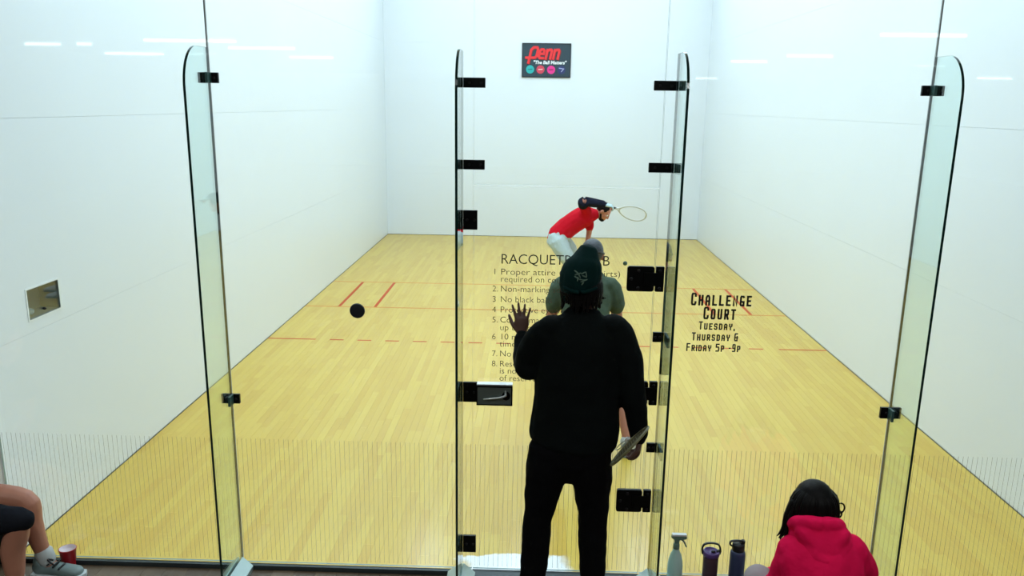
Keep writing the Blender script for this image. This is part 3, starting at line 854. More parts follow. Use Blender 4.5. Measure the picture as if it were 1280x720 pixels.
# ---- person 1: in black, back to the camera, before the door
r1, K1, ad = person((0.05, -0.42, -0.02), 'person in black with a dark green cap standing at the door, left palm raised')
LA = [(-0.075, -0.42, 1.51, 0.060), (-0.135, -0.38, 1.40, 0.062), (-0.165, -0.33, 1.315, 0.052), (-0.178, -0.25, 1.345, 0.043), (-0.190, -0.185, 1.405, 0.032)]
RA = [(0.255, -0.42, 1.52, 0.060), (0.305, -0.43, 1.40, 0.060), (0.335, -0.44, 1.24, 0.052), (0.362, -0.43, 1.12, 0.044), (0.385, -0.42, 0.99, 0.033)]
TOR = [(0.055, -0.42, 0.86, 0.17, 0.105), (0.072, -0.42, 1.00, 0.20, 0.108), (0.078, -0.42, 1.15, 0.192, 0.105), (0.080, -0.42, 1.33, 0.182, 0.112), (0.088, -0.42, 1.47, 0.165, 0.105), (0.092, -0.42, 1.545, 0.115, 0.075)]
LLEG = [(-0.035, -0.42, 0.93, 0.098), (-0.060, -0.42, 0.78, 0.088), (-0.088, -0.41, 0.58, 0.062), (-0.100, -0.42, 0.42, 0.060), (-0.112, -0.44, 0.24, 0.052), (-0.118, -0.44, 0.07, 0.040)]
RLEG = [(0.148, -0.42, 0.93, 0.098), (0.165, -0.42, 0.78, 0.088), (0.178, -0.41, 0.58, 0.064), (0.183, -0.42, 0.42, 0.060), (0.186, -0.44, 0.24, 0.052), (0.188, -0.44, 0.07, 0.040)]
def off(pts, d): return [tuple(p[:3]) + tuple(max(q+d, 0.01) for q in p[3:]) for p in pts]
HC1 = (0.090, -0.385, 1.775)
bm = bmesh.new()
tube(bm, off(TOR, -0.012)); tube(bm, off(LA, -0.008)); tube(bm, off(RA, -0.008)); tube(bm, off(LLEG, -0.01)); tube(bm, off(RLEG, -0.01))
tube(bm, [(0.092, -0.425, 1.53, 0.062), (0.092, -0.40, 1.62, 0.058), (0.091, -0.39, 1.70, 0.060)])
R1 = head_bm(bm, HC1, (0.0, 1, -0.12), (0.10, 0.15, 1), 1.0)
hand_bm(bm, (-0.192, -0.165, 1.420), (-0.02, 0.12, 1), (0.05, 1, -0.1), 1, curl=(0.08, 0.06, 0.05, 0.03), spread=0.24, s=0.94, ta=0.75)
hand_bm(bm, (0.387, -0.415, 0.985), (0.0, 0.22, -0.8), (-1, 0.1, 0.0), -1, curl=(0.75, 0.8, 0.8, 0.85), spread=0.02, tc=0.9, s=0.95)
tube(bm, [(-0.118, -0.45, 0.07, 0.036), (-0.13, -0.36, 0.025, 0.038, 0.024), (-0.14, -0.28, 0.012, 0.036, 0.016)], k=3)
tube(bm, [(0.188, -0.45, 0.07, 0.036), (0.20, -0.36, 0.025, 0.038, 0.024), (0.21, -0.28, 0.012, 0.036, 0.016)], k=3)
ad(organic('body', bm, 0.0052, M_['skin_dark'], smooth=2))
eyes(HC1, R1, 1.0, r1, K1)
bm = bmesh.new()
tube(bm, [(0.068, -0.42, 0.955, 0.212, 0.130)] + off(TOR, 0.016)[1:])
tube(bm, off(LA, 0.011)); tube(bm, off(RA, 0.010))
ellip(bm, (-0.155, -0.36, 1.315), (0.068, 0.075, 0.066)); ellip(bm, (-0.05, -0.42, 1.535), (0.07, 0.07, 0.05)); ellip(bm, (0.24, -0.42, 1.545), (0.07, 0.07, 0.05))
tube(bm, [(0.09, -0.42, 1.54, 0.085, 0.075), (0.09, -0.41, 1.605, 0.066, 0.062)])
ad(organic('sweater', bm, 0.009, M_['black_cloth'], disp=(9, 0.006)))
bm = bmesh.new()
tube(bm, [(0.055, -0.42, 0.865, 0.172, 0.12), (0.062, -0.42, 1.0, 0.185, 0.115)])
tube(bm, off(LLEG, 0.012)[:-1] + [(-0.118, -0.44, 0.055, 0.060)]); tube(bm, off(RLEG, 0.012)[:-1] + [(0.188, -0.44, 0.055, 0.060)])
ad(organic('trousers', bm, 0.009, M_['black_trouser'], disp=(11, 0.006)))
for hx, tx in ((-0.118, -0.02), (0.188, 0.03)):
    bm = bmesh.new(); shoe_bm(bm, (hx, -0.52, -0.018), (tx, 1, 0)); s_ = ad(organic('shoe', bm, 0.007, M_['black_plastic']))
    bm = bmesh.new(); sole_bm(bm, (hx, -0.525, -0.019), (tx, 1, 0)); ad(obj('sole', bm, M_['grey_shoe']), s_)
# cap: slouched crown leaning right, longer hair below
bm = bmesh.new()
Rc = rot_to((0, 1, -0.3), (0.22, 0.2, 1))
tube(bm, [(0.066, -0.415, 1.715, 0.088, 0.098), (0.078, -0.410, 1.775, 0.094, 0.108), (0.094, -0.405, 1.825, 0.084, 0.100), (0.101, -0.40, 1.856, 0.064, 0.076)], side=(1, 0, -0.3), seg=20)
cap = ad(organic('cap', bm, 0.006, M_['green_cap'], disp=(14, 0.003)))
bm = bmesh.new()
tube(bm, [(0.0, -0.50, 1.735, 0.007), (0.045, -0.52, 1.722, 0.009), (0.095, -0.52, 1.722, 0.009), (0.145, -0.495, 1.735, 0.007)], seg=8, k=5)
ad(obj('cap_band', bm, M_['green_cap'], smooth=True), cap)
bm = bmesh.new()
rnd = random.Random(5)
def cap_surface(x, z):   # y on the back of the crown
    return -0.5145 + 0.9*(x-0.078)**2*4 + max(0, z-1.77)*0.28
for (a, b, c, d) in ((0.045, 1.815, 0.062, 1.803), (0.048, 1.797, 0.072, 1.806), (0.062, 1.803, 0.070, 1.786), (0.046, 1.790, 0.064, 1.780), (0.076, 1.802, 0.094, 1.812), (0.094, 1.812, 0.098, 1.792), (0.080, 1.795, 0.097, 1.788), (0.068, 1.778, 0.090, 1.776), (0.074, 1.768, 0.100, 1.778), (0.060, 1.786, 0.058, 1.772), (0.085, 1.765, 0.078, 1.755)):
    tube(bm, [(a, cap_surface(a, b)-0.006, b, 0.0033), ((a+c)/2, cap_surface((a+c)/2, (b+d)/2)-0.007, (b+d)/2, 0.0035), (c, cap_surface(c, d)-0.006, d, 0.003)], seg=6, k=2)
ad(obj('cap_logo', bm, M_['cap_logo']), cap)
bm = bmesh.new()
for i in range(46):
    a = -0.2 + PI*1.4*i/45 - 0.25*PI + PI
    ca, sa = math.cos(a), math.sin(a)
    x = 0.085+0.082*ca; y = -0.40+0.092*sa
    L = rnd.uniform(0.07, 0.12)
    tube(bm, [(x, y, 1.745, 0.013), (x+0.008*ca, y+0.008*sa, 1.70, 0.012), (x+0.004*ca, y+0.004*sa, 1.745-L*0.8, 0.009), (x+rnd.uniform(0.0, 0.012)*ca, y+rnd.uniform(0, 0.012)*sa, 1.74-L, 0.004)], seg=7, k=2)
tube(bm, [(0.158, -0.42, 1.74, 0.012), (0.166, -0.42, 1.70, 0.011), (0.180, -0.42, 1.675, 0.007), (0.195, -0.42, 1.672, 0.003)], seg=7)
ad(obj('hair', bm, M_['hair_black'], smooth=True))
# his racquet, edge-on
ax = V((-0.10, -1.0, 0.34)).normalized()
sdv = V((0.62, 0.0, 0.72)); sdv = (sdv - ax*sdv.dot(ax)).normalized(); nn = ax.cross(sdv)
B = V((0.373, -0.31, 0.925))
Mr = Matrix(((ax.x, sdv.x, nn.x, B.x), (ax.y, sdv.y, nn.y, B.y), (ax.z, sdv.z, nn.z, B.z), (0, 0, 0, 1)))
Mr = Matrix.Translation(V((-0.028, -0.0, 0.005))) @ Mr
racquet('racquet', 'olive and grey racquet seen edge-on in the right hand of the person in black', Mr, 'racquet_olive', 'racquet_grey', 'string_dark',
        lanyard=[(0.0, 0, 0), (-0.02, -0.03, 0.01), (-0.01, -0.075, 0.01), (0.02, -0.06, 0.0), (0.03, -0.01, 0)])

# ---- person 2: grey-green shirt inside the court, back to the camera, crouching
r2_, K2, ad = person((0.24, 1.66, 0.0), 'player in grey-green T-shirt with short dark hair, behind the person in black')
HC2 = (0.283, 1.80, 1.483)
TO2 = [(0.24, 1.60, 0.80, 0.150, 0.115), (0.24, 1.62, 0.95, 0.150, 0.11), (0.24, 1.68, 1.10, 0.165, 0.115), (0.242, 1.74, 1.24, 0.185, 0.11), (0.245, 1.77, 1.315, 0.15, 0.085)]
RA2 = [(0.425, 1.75, 1.255, 0.060), (0.465, 1.76, 1.12, 0.053), (0.480, 1.80, 0.98, 0.045), (0.44, 1.92, 0.92, 0.038), (0.36, 2.02, 0.91, 0.028)]
LA2 = [(0.06, 1.75, 1.255, 0.060), (0.015, 1.76, 1.12, 0.053), (0.0, 1.80, 0.98, 0.045), (0.06, 1.92, 0.92, 0.038), (0.14, 2.02, 0.91, 0.028)]
RL2 = [(0.33, 1.62, 0.82, 0.098), (0.43, 1.78, 0.62, 0.076), (0.505, 1.86, 0.47, 0.056), (0.54, 1.78, 0.34, 0.054), (0.57, 1.69, 0.19, 0.038), (0.58, 1.65, 0.08, 0.033)]
LL2 = [(0.15, 1.62, 0.82, 0.098), (0.08, 1.78, 0.62, 0.078), (0.02, 1.86, 0.47, 0.058), (0.01, 1.78, 0.34, 0.058), (0.0, 1.69, 0.19, 0.042), (-0.005, 1.65, 0.08, 0.035)]
bm = bmesh.new()
for t in (TO2, RA2, LA2): tube(bm, off(t, -0.008))
for t in (RL2, LL2): tube(bm, off(t, -0.002))
tube(bm, [(0.246, 1.765, 1.30, 0.062), (0.270, 1.785, 1.41, 0.057)])
R2h = head_bm(bm, HC2, (0.15, 1, -0.25), (0.02, 0.25, 1), 1.0)
hand_bm(bm, (0.35, 2.03, 0.91), (-1, 0.5, 0.0), (0, -0.4, -1), 1, curl=(0.8,)*4, s=0.95)
hand_bm(bm, (0.15, 2.03, 0.91), (1, 0.5, 0.0), (0, -0.4, -1), -1, curl=(0.5,)*4, s=0.95)
tube(bm, [(0.58, 1.64, 0.07, 0.034), (0.60, 1.70, 0.03, 0.034, 0.02), (0.625, 1.77, 0.02, 0.03, 0.014)], k=3)
tube(bm, [(-0.005, 1.64, 0.07, 0.034), (-0.015, 1.70, 0.03, 0.034, 0.02), (-0.03, 1.77, 0.02, 0.03, 0.014)], k=3)
ad(organic('body', bm, 0.007, M_['skin_mid'], smooth=2))
eyes(HC2, R2h, 1.0, r2_, K2)
bm = bmesh.new()
tube(bm, off(TO2, 0.012)); tube(bm, off(RA2[:2], 0.016)); tube(bm, off(LA2[:2], 0.016))
ellip(bm, (0.40, 1.75, 1.275), (0.08, 0.08, 0.06)); ellip(bm, (0.085, 1.75, 1.275), (0.08, 0.08, 0.06))
ad(organic('shirt', bm, 0.010, M_['grey_green_cloth'], disp=(10, 0.006)))
bm = bmesh.new()
tube(bm, [(0.24, 1.60, 0.78, 0.165, 0.13), (0.24, 1.61, 0.90, 0.155, 0.12)]); tube(bm, off(RL2[:2], 0.022)); tube(bm, off(LL2[:2], 0.022))
ad(organic('shorts', bm, 0.010, M_['dark_shorts'], disp=(10, 0.006)))
bm = bmesh.new(); Rh = R2h
ellip(bm, V(HC2)+Rh @ V((0, -0.016, 0.028)), (0.082, 0.096, 0.092), Rh)
ad(organic('hair', bm, 0.006, M_['hair_short'], disp=(60, 0.0015)))
bm = bmesh.new()
pts = []
for i in range(28):
    a = 2*PI*i/28; p = V(HC2)+Rh @ V((0.086*math.cos(a), 0.098*math.sin(a)-0.008, 0.012)); pts.append((*p, 0.004, 0.009))
tube(bm, pts, side=(1, 0, 0), seg=6, k=1, closed=True)
ad(obj('goggle_strap', bm, M_['black_plastic'], smooth=True))
for sx in (-1, 1):
    for dz in (0,):
        bm = bmesh.new(); pts = [(*(V(HC2)+Rh @ V((sx*0.033+0.028*math.cos(a), 0.104, 0.0+0.02*math.sin(a)))), 0.004) for a in [2*PI*i/16 for i in range(16)]]
        tube(bm, pts, side=(0, 1, 0), seg=6, k=1, closed=True); ad(obj('goggle_rim', bm, M_['black_plastic'], smooth=True))
for hx, tx in ((0.575, 0.30), (0.0, -0.2)):
    bm = bmesh.new(); shoe_bm(bm, (hx, 1.585, 0.002), (tx, 1, 0), L=0.29, h=0.09); s_ = ad(organic('shoe', bm, 0.007, M_['white_shoe']))
    bm = bmesh.new(); sole_bm(bm, (hx, 1.58, 0.001), (tx, 1, 0)); ad(obj('sole', bm, M_['grey_shoe']), s_)
for t in ([(0.577, 1.655, 0.07, 0.040), (0.574, 1.66, 0.11, 0.042)], [(-0.004, 1.655, 0.07, 0.040), (-0.003, 1.66, 0.11, 0.042)]):
    bm = bmesh.new(); tube(bm, t, seg=16); ad(obj('sock', bm, M_['sock'], smooth=True))

# ---- person 3: in red, bent over to serve, facing right
r3_, K3, ad = person((0.2, 6.4, 0.0), 'player in red T-shirt and pale shorts bending forward near the front wall')
HC3 = (0.725, 6.42, 1.232)
TO3 = [(0.155, 6.42, 0.905, 0.155, 0.125), (0.26, 6.42, 1.01, 0.15, 0.125), (0.40, 6.42, 1.115, 0.175, 0.125), (0.52, 6.42, 1.175, 0.19, 0.115), (0.585, 6.42, 1.19, 0.13, 0.08)]
RA3 = [(0.50, 6.25, 1.25, 0.055), (0.455, 6.13, 1.345, 0.048), (0.45, 6.06, 1.395, 0.042), (0.58, 6.10, 1.375, 0.038), (0.70, 6.15, 1.355, 0.028)]
LA3 = [(0.55, 6.58, 1.13, 0.052), (0.57, 6.62, 1.00, 0.045), (0.56, 6.61, 0.88, 0.038), (0.54, 6.58, 0.78, 0.034), (0.53, 6.54, 0.68, 0.026)]
RL3 = [(0.15, 6.33, 0.86, 0.10), (0.26, 6.28, 0.68, 0.080), (0.33, 6.25, 0.52, 0.058), (0.26, 6.25, 0.36, 0.056), (0.18, 6.25, 0.18, 0.042), (0.15, 6.25, 0.08, 0.035)]
LL3 = [(0.18, 6.52, 0.86, 0.10), (0.33, 6.56, 0.70, 0.078), (0.42, 6.60, 0.54, 0.056), (0.42, 6.60, 0.36, 0.054), (0.40, 6.60, 0.18, 0.042), (0.39, 6.60, 0.08, 0.035)]
bm = bmesh.new()
tube(bm, off(TO3, -0.008), side=(0, 1, 0))
for t in (RA3, LA3, RL3, LL3): tube(bm, off(t, -0.004))
tube(bm, [(0.58, 6.42, 1.19, 0.062), (0.66, 6.42, 1.205, 0.056)])
R3h = head_bm(bm, HC3, (0.72, -0.25, -0.62), (0.62, 0.0, 0.75), 1.0)
hand_bm(bm, (0.705, 6.15, 1.352), (1, 0.1, -0.15), (-0.1, 0.3, -1), 1, curl=(0.8,)*4, s=1.0)
hand_bm(bm, (0.53, 6.535, 0.67), (0, -0.1, -1), (0.3, -1, 0), -1, curl=(0.5,)*4, s=0.95)
for y, hx in ((6.25, 0.15), (6.60, 0.39)): tube(bm, [(hx, y, 0.07, 0.034), (hx+0.07, y, 0.035, 0.034, 0.022), (hx+0.14, y, 0.022, 0.03, 0.014)], side=(0, 1, 0), k=3)
ad(organic('body', bm, 0.007, M_['skin_mid'], smooth=2))
eyes(HC3, R3h, 1.0, r3_, K3)
bm = bmesh.new()
tube(bm, off(TO3, 0.012), side=(0, 1, 0)); tube(bm, off(RA3[:2], 0.014)); tube(bm, off(LA3[:2], 0.016))
ellip(bm, (0.53, 6.52, 1.15), (0.09, 0.10, 0.085)); ellip(bm, (0.49, 6.28, 1.22), (0.08, 0.08, 0.08))
ad(organic('shirt', bm, 0.010, M_['red_cloth'], disp=(9, 0.006)))
bm = bmesh.new()
tube(bm, [(0.135, 6.42, 0.865, 0.175, 0.125), (0.22, 6.42, 0.965, 0.160, 0.135)], side=(0, 1, 0)); tube(bm, off([RL3[0], RL3[1], (0.28, 6.27, 0.64, 0.078)], 0.022)); tube(bm, off([LL3[0], LL3[1]], 0.022))
ad(organic('shorts', bm, 0.010, M_['pale_shorts'], disp=(10, 0.007)))
bm = bmesh.new(); tube(bm, off(RA3[1:], 0.018), seg=16); ad(obj('arm_sleeve', bm, M_['sleeve_navy'], smooth=True))
for t in (RL3, LL3):
    bm = bmesh.new(); tube(bm, [(*(V(t[1][:3]).lerp(V(t[2][:3]), 0.55)), 0.076), (*t[2][:3], 0.068), (*(V(t[2][:3]).lerp(V(t[3][:3]), 0.6)), 0.064)], seg=16); ad(obj('knee_sleeve', bm, M_['sleeve_navy'], smooth=True))
bm = bmesh.new(); hand_bm(bm, (0.705, 6.15, 1.352), (1, 0.1, -0.15), (-0.1, 0.3, -1), 1, curl=(0.8,)*4, s=1.12); ad(organic('glove', bm, 0.006, M_['glove_grey'], smooth=2))
bm = bmesh.new()
ellip(bm, V(HC3)+R3h @ V((0, -0.020, 0.030)), (0.083, 0.096, 0.088), R3h)
ad(organic('hair', bm, 0.007, M_['hair_black'], disp=(50, 0.002)))
bm = bmesh.new()
ellip(bm, V(HC3)+R3h @ V((0, 0.045, -0.085)), (0.046, 0.042, 0.030), R3h)
for s in (-1, 1): tube(bm, [(*(V(HC3)+R3h @ V((s*0.066, 0.0, -0.035))), 0.012), (*(V(HC3)+R3h @ V((s*0.052, 0.035, -0.078))), 0.014)], seg=8)
ad(organic('beard', bm, 0.006, M_['hair_black'], disp=(60, 0.002)))
for y, hx in ((6.25, 0.10), (6.60, 0.34)):
    bm = bmesh.new(); shoe_bm(bm, (hx, y, 0.002), (1, 0, 0)); s_ = ad(organic('shoe', bm, 0.008, M_['white_shoe']))
    bm = bmesh.new(); sole_bm(bm, (hx-0.005, y, 0.001), (1, 0, 0)); ad(obj('sole', bm, M_['grey_shoe']), s_)
ax = V((1.0, 0.05, -0.27)).normalized(); sdv = V((0.2, -0.45, 0.55)); sdv = (sdv-ax*sdv.dot(ax)).normalized(); nn = ax.cross(sdv)
B = V((0.700, 6.18, 1.345))
racquet('racquet', 'white racquet swung back over the head of the player in red', Matrix(((ax.x, sdv.x, nn.x, B.x), (ax.y, sdv.y, nn.y, B.y), (ax.z, sdv.z, nn.z, B.z), (0, 0, 0, 1))), 'racquet_white', 'black_plastic', 'string_white')

# ball in the air
bm = bmesh.new(); ellip(bm, (1.03, 6.4, 0.575), (0.0286,)*3)
bl = obj('racquetball', bm, M_['ball_green'], smooth=True)
tag(bl, 'small dark green ball in the air left of the top door hinge', 'ball')

# ---- person 4: pink hoodie, seated on the floor before the glass
r4_, K4, ad = person((1.2, -0.68, -0.02), 'person with long dark hair in a pink hoodie sitting on the hall floor')
HC4 = (1.205, -0.52, 0.715)
TO4 = [(1.215, -0.72, 0.10, 0.165, 0.13), (1.22, -0.73, 0.22, 0.155, 0.12), (1.23, -0.70, 0.38, 0.160, 0.12), (1.222, -0.64, 0.52, 0.165, 0.105), (1.21, -0.60, 0.60, 0.11, 0.075)]
LA4 = [(1.115, -0.62, 0.53, 0.058), (1.085, -0.60, 0.40, 0.053), (1.075, -0.56, 0.28, 0.048), (1.06, -0.42, 0.23, 0.036), (1.12, -0.33, 0.22, 0.026)]
RA4 = [(1.375, -0.62, 0.53, 0.060), (1.435, -0.60, 0.42, 0.055), (1.455, -0.56, 0.30, 0.048), (1.40, -0.42, 0.23, 0.036), (1.31, -0.33, 0.22, 0.026)]
LL4 = [(1.14, -0.68, 0.09, 0.095), (1.06, -0.55, 0.16, 0.085), (1.01, -0.44, 0.245, 0.060), (1.06, -0.34, 0.20, 0.055), (1.17, -0.27, 0.07, 0.042)]
RL4 = [(1.29, -0.68, 0.09, 0.095), (1.42, -0.52, 0.13, 0.08), (1.50, -0.40, 0.17, 0.06), (1.38, -0.30, 0.10, 0.055), (1.25, -0.23, 0.06, 0.042)]
bm = bmesh.new()
for t in (TO4, LA4, RA4, LL4, RL4): tube(bm, off(t, -0.010))
tube(bm, [(1.205, -0.60, 0.58, 0.05), (1.195, -0.555, 0.68, 0.05)])
R4h = head_bm(bm, HC4, (-0.15, 1, -0.35), (0.0, 0.35, 1), 0.95)
hand_bm(bm, (1.12, -0.325, 0.22), (1, 0.3, -0.1), (0, -0.3, -1), -1, curl=(0.4,)*4, s=0.85)
hand_bm(bm, (1.31, -0.325, 0.22), (-1, 0.3, -0.1), (0, -0.3, -1), 1, curl=(0.4,)*4, s=0.85)
tube(bm, [(1.17, -0.27, 0.06, 0.038), (1.24, -0.24, 0.035, 0.034, 0.026), (1.30, -0.22, 0.015, 0.03, 0.018)], k=3)
tube(bm, [(1.25, -0.23, 0.05, 0.038), (1.18, -0.18, 0.03, 0.034, 0.026), (1.12, -0.15, 0.01, 0.03, 0.018)], k=3)
ad(organic('body', bm, 0.007, M_['skin_pale'], smooth=2))
eyes(HC4, R4h, 0.95, r4_, K4)
bm = bmesh.new()
tube(bm, off(TO4, 0.022)); tube(bm, off(LA4, 0.020)); tube(bm, off(RA4, 0.020))
ellip(bm, (1.13, -0.62, 0.545), (0.085, 0.08, 0.06)); ellip(bm, (1.36, -0.62, 0.545), (0.085, 0.08, 0.06))
hoodie = ad(organic('hoodie', bm, 0.009, M_['pink_cloth'], disp=(8, 0.010)))
bm = bmesh.new()   # hood lying on the shoulders: a thick rolled rim and a hanging pouch
tube(bm, [(1.095, -0.56, 0.625, 0.030), (1.12, -0.635, 0.675, 0.034), (1.20, -0.672, 0.690, 0.036), (1.285, -0.645, 0.672, 0.034), (1.325, -0.57, 0.622, 0.030)], seg=12, k=6)
tube(bm, [(1.135, -0.66, 0.635, 0.05), (1.215, -0.70, 0.585, 0.062, 0.05), (1.29, -0.67, 0.625, 0.05)], seg=12, k=6)
tube(bm, [(1.215, -0.68, 0.64, 0.085, 0.035), (1.225, -0.72, 0.575, 0.085, 0.035), (1.235, -0.735, 0.525, 0.045, 0.025)], seg=14, k=4)
tube(bm, [(1.12, -0.60, 0.60, 0.045), (1.16, -0.70, 0.575, 0.042), (1.235, -0.74, 0.535, 0.04), (1.305, -0.68, 0.58, 0.042), (1.33, -0.60, 0.60, 0.045)], seg=12, k=5)
ad(organic('hood', bm, 0.007, M_['pink_cloth'], disp=(12, 0.006)), hoodie)
bm = bmesh.new()
tube(bm, off(LL4, 0.010)); tube(bm, off(RL4, 0.010)); tube(bm, [(1.14, -0.70, 0.09, 0.10), (1.30, -0.70, 0.09, 0.10)])
ad(organic('trousers', bm, 0.010, M_['denim_pale'], disp=(10, 0.005)))
bm = bmesh.new()
ellip(bm, V(HC4)+R4h @ V((0, -0.020, 0.024)), (0.089, 0.102, 0.096), R4h)
rnd = random.Random(9)
for i in range(70):
    a = PI*0.93 + PI*1.14*i/69
    ca, sa = math.cos(a), math.sin(a)
    c = V((1.208, -0.535, 0.757)); rr = rnd.uniform(0.92, 1.06)
    pts = [(c.x+0.03*ca, c.y+0.03*sa, c.z+0.055, 0.012), (c.x+0.085*ca*rr, c.y+0.088*sa*rr, c.z+0.01, 0.014), (c.x+0.105*ca*rr, c.y+0.098*sa*rr, c.z-0.065, 0.012), (c.x+0.102*ca*rr, c.y+0.085*sa*rr, c.z-0.125, 0.007)]
    tube(bm, pts, seg=7, k=3)
for i in range(9):     # locks falling forward over the left shoulder
    dx = rnd.uniform(-0.012, 0.012); dy = rnd.uniform(-0.02, 0.02)
    tube(bm, [(1.108+dx, -0.55+dy, 0.74, 0.012), (1.083+dx, -0.56+dy, 0.67, 0.011), (1.072+dx, -0.57+dy, 0.61, 0.008), (1.055+dx*1.5, -0.57+dy, 0.575+rnd.uniform(-0.02, 0.01), 0.003)], seg=7, k=3)
for (ox, oz, r) in ((1.318, 0.722, 0.021), (1.315, 0.690, 0.014)):   # curls at the right
    pts = [(ox + r*math.cos(t), -0.57-0.01*t/6, oz + r*math.sin(t)*1.25, 0.0042) for t in [q*0.55-2.6 for q in range(11)]]
    tube(bm, pts, seg=6, k=2)
ad(obj('hair', bm, M_['hair_black'], smooth=True))
for p, d in (((1.13, -0.29, -0.018), (1, 0.35, 0)), ((1.30, -0.20, -0.018), (-1, 0.3, 0))):
    bm = bmesh.new(); shoe_bm(bm, p, d, L=0.24); ad(organic('shoe', bm, 0.008, M_['white_shoe']))

# ---- person 5: seated at the left edge, only knees and feet in view
r5_, K5, ad = person((-3.35, -0.28, -0.02), 'person seated at the left edge in black shorts, bare knees showing')
bm_ = None
TO5 = [(-3.42, -0.27, 0.47, 0.15, 0.13), (-3.40, -0.27, 0.62, 0.15, 0.12), (-3.33, -0.27, 0.80, 0.17, 0.12), (-3.24, -0.27, 0.96, 0.18, 0.11), (-3.20, -0.27, 1.02, 0.12, 0.08)]
FL5 = [(-3.38, -0.17, 0.45, 0.085), (-3.10, -0.15, 0.445, 0.078), (-2.855, -0.14, 0.425, 0.058), (-2.835, -0.14, 0.30, 0.056), (-2.80, -0.15, 0.17, 0.043), (-2.765, -0.15, 0.06, 0.036)]
NL5 = [(-3.38, -0.38, 0.44, 0.085), (-3.08, -0.38, 0.44, 0.080), (-2.775, -0.37, 0.425, 0.060), (-2.80, -0.37, 0.26, 0.060), (-2.80, -0.38, 0.13, 0.046), (-2.81, -0.39, 0.05, 0.036)]
AL5 = [(-3.21, -0.13, 0.94, 0.055), (-3.16, -0.125, 0.80, 0.05), (-3.16, -0.12, 0.68, 0.044), (-3.20, -0.13, 0.60, 0.036), (-3.25, -0.15, 0.545, 0.026)]
bm = bmesh.new()
for t in (TO5, FL5, NL5): tube(bm, off(t, 0.0), side=(0, 1, 0))
tube(bm, AL5); tube(bm, [(-3.21, -0.46, 0.94, 0.05), (-3.20, -0.50, 0.80, 0.046), (-3.19, -0.50, 0.68, 0.042), (-3.21, -0.46, 0.60, 0.034), (-3.24, -0.42, 0.545, 0.026)])
tube(bm, [(-3.19, -0.27, 1.01, 0.06), (-3.15, -0.27, 1.10, 0.056)])
HC5 = (-3.12, -0.27, 1.19); R5h = head_bm(bm, HC5, (1, 0.1, -0.25), (0.25, 0, 1))
hand_bm(bm, (-3.23, -0.415, 0.54), (1, 0.1, -0.15), (0, 0, -1), 1, curl=(0.25,)*4, s=0.9)
hand_bm(bm, (-3.24, -0.155, 0.542), (1, 0.1, -0.1), (0, 0, -1), -1, curl=(0.25,)*4, s=0.9)
tube(bm, [(-2.765, -0.15, 0.05, 0.034), (-2.69, -0.15, 0.02, 0.034, 0.02), (-2.62, -0.145, 0.008, 0.03, 0.014)], side=(0, 1, 0), k=3)
tube(bm, [(-2.81, -0.39, 0.04, 0.034), (-2.73, -0.39, 0.02, 0.034, 0.02), (-2.66, -0.39, 0.008, 0.03, 0.014)], side=(0, 1, 0), k=3)
ad(organic('body', bm, 0.008, M_['skin_mid'], smooth=2))
eyes(HC5, R5h, 1.0, r5_, K5)
bm = bmesh.new()
tube(bm, off(NL5[:2], 0.020) + [(-2.85, -0.375, 0.430, 0.080), (-2.74, -0.37, 0.432, 0.066)], side=(0, 1, 0)); tube(bm, [FL5[0][:3] + (0.105,), (-3.16, -0.15, 0.445, 0.10)], side=(0, 1, 0))
tube(bm, [(-3.42, -0.27, 0.45, 0.17, 0.14), (-3.41, -0.27, 0.58, 0.16, 0.13)], side=(0, 1, 0))
ad(organic('shorts', bm, 0.009, M_['dark_shorts'], disp=(9, 0.006)))
bm = bmesh.new(); tube(bm, off(TO5[1:], 0.014), side=(0, 1, 0)); tube(bm, [(-3.21, -0.45, 0.93, 0.068), (-3.20, -0.50, 0.80, 0.062)]); tube(bm, off(AL5[:2], 0.014))
ad(organic('shirt', bm, 0.010, M_['black_cloth'], disp=(9, 0.006)))
bm = bmesh.new(); ellip(bm, V(HC5)+R5h @ V((0, -0.018, 0.028)), (0.083, 0.097, 0.092), R5h); ad(organic('hair', bm, 0.008, M_['hair_black'], disp=(50, 0.002)))
for p, mt in (((-2.85, -0.155, -0.018), 'grey_shoe'), ((-2.87, -0.39, -0.018), 'grey_shoe')):
    bm = bmesh.new(); shoe_bm(bm, p, (1, 0.02, 0), L=0.29, h=0.07); s_ = ad(organic('shoe', bm, 0.007, M_[mt]))
    bm = bmesh.new(); sole_bm(bm, (p[0]-0.005, p[1], -0.0195), (1, 0.02, 0), L=0.29); ad(obj('sole', bm, M_['white_shoe']), s_)
    bm = bmesh.new()
    for q in range(3): tube(bm, [(p[0]+0.10+q*0.03, p[1]-0.03, 0.065-q*0.012, 0.006), (p[0]+0.115+q*0.03, p[1], 0.082-q*0.014, 0.006), (p[0]+0.10+q*0.03, p[1]+0.03, 0.065-q*0.012, 0.006)], seg=6)
    tube(bm, [(p[0]+0.12, p[1]-0.01, 0.085, 0.006), (p[0]+0.11, p[1]-0.035, 0.10, 0.005), (p[0]+0.14, p[1]-0.04, 0.075, 0.005)], seg=6)
    ad(obj('laces', bm, M_['black_plastic'], smooth=True), s_)
for t in ([(-2.768, -0.15, 0.075, 0.046), (-2.785, -0.15, 0.125, 0.048)], [(-2.812, -0.385, 0.07, 0.046), (-2.805, -0.38, 0.11, 0.05)]):
    bm = bmesh.new(); tube(bm, t, seg=16); ad(obj('sock', bm, M_['sock'], smooth=True))
bt = empty('bench', (-3.5, -0.30, -0.02)); tag(bt, 'low wooden bench under the seated person at the left edge', 'bench')
bxo('seat', (-0.25, 0.22, -0.26, 0.24, 0.315, 0.352), M_['bench_wood'], bt, bev=0.005)
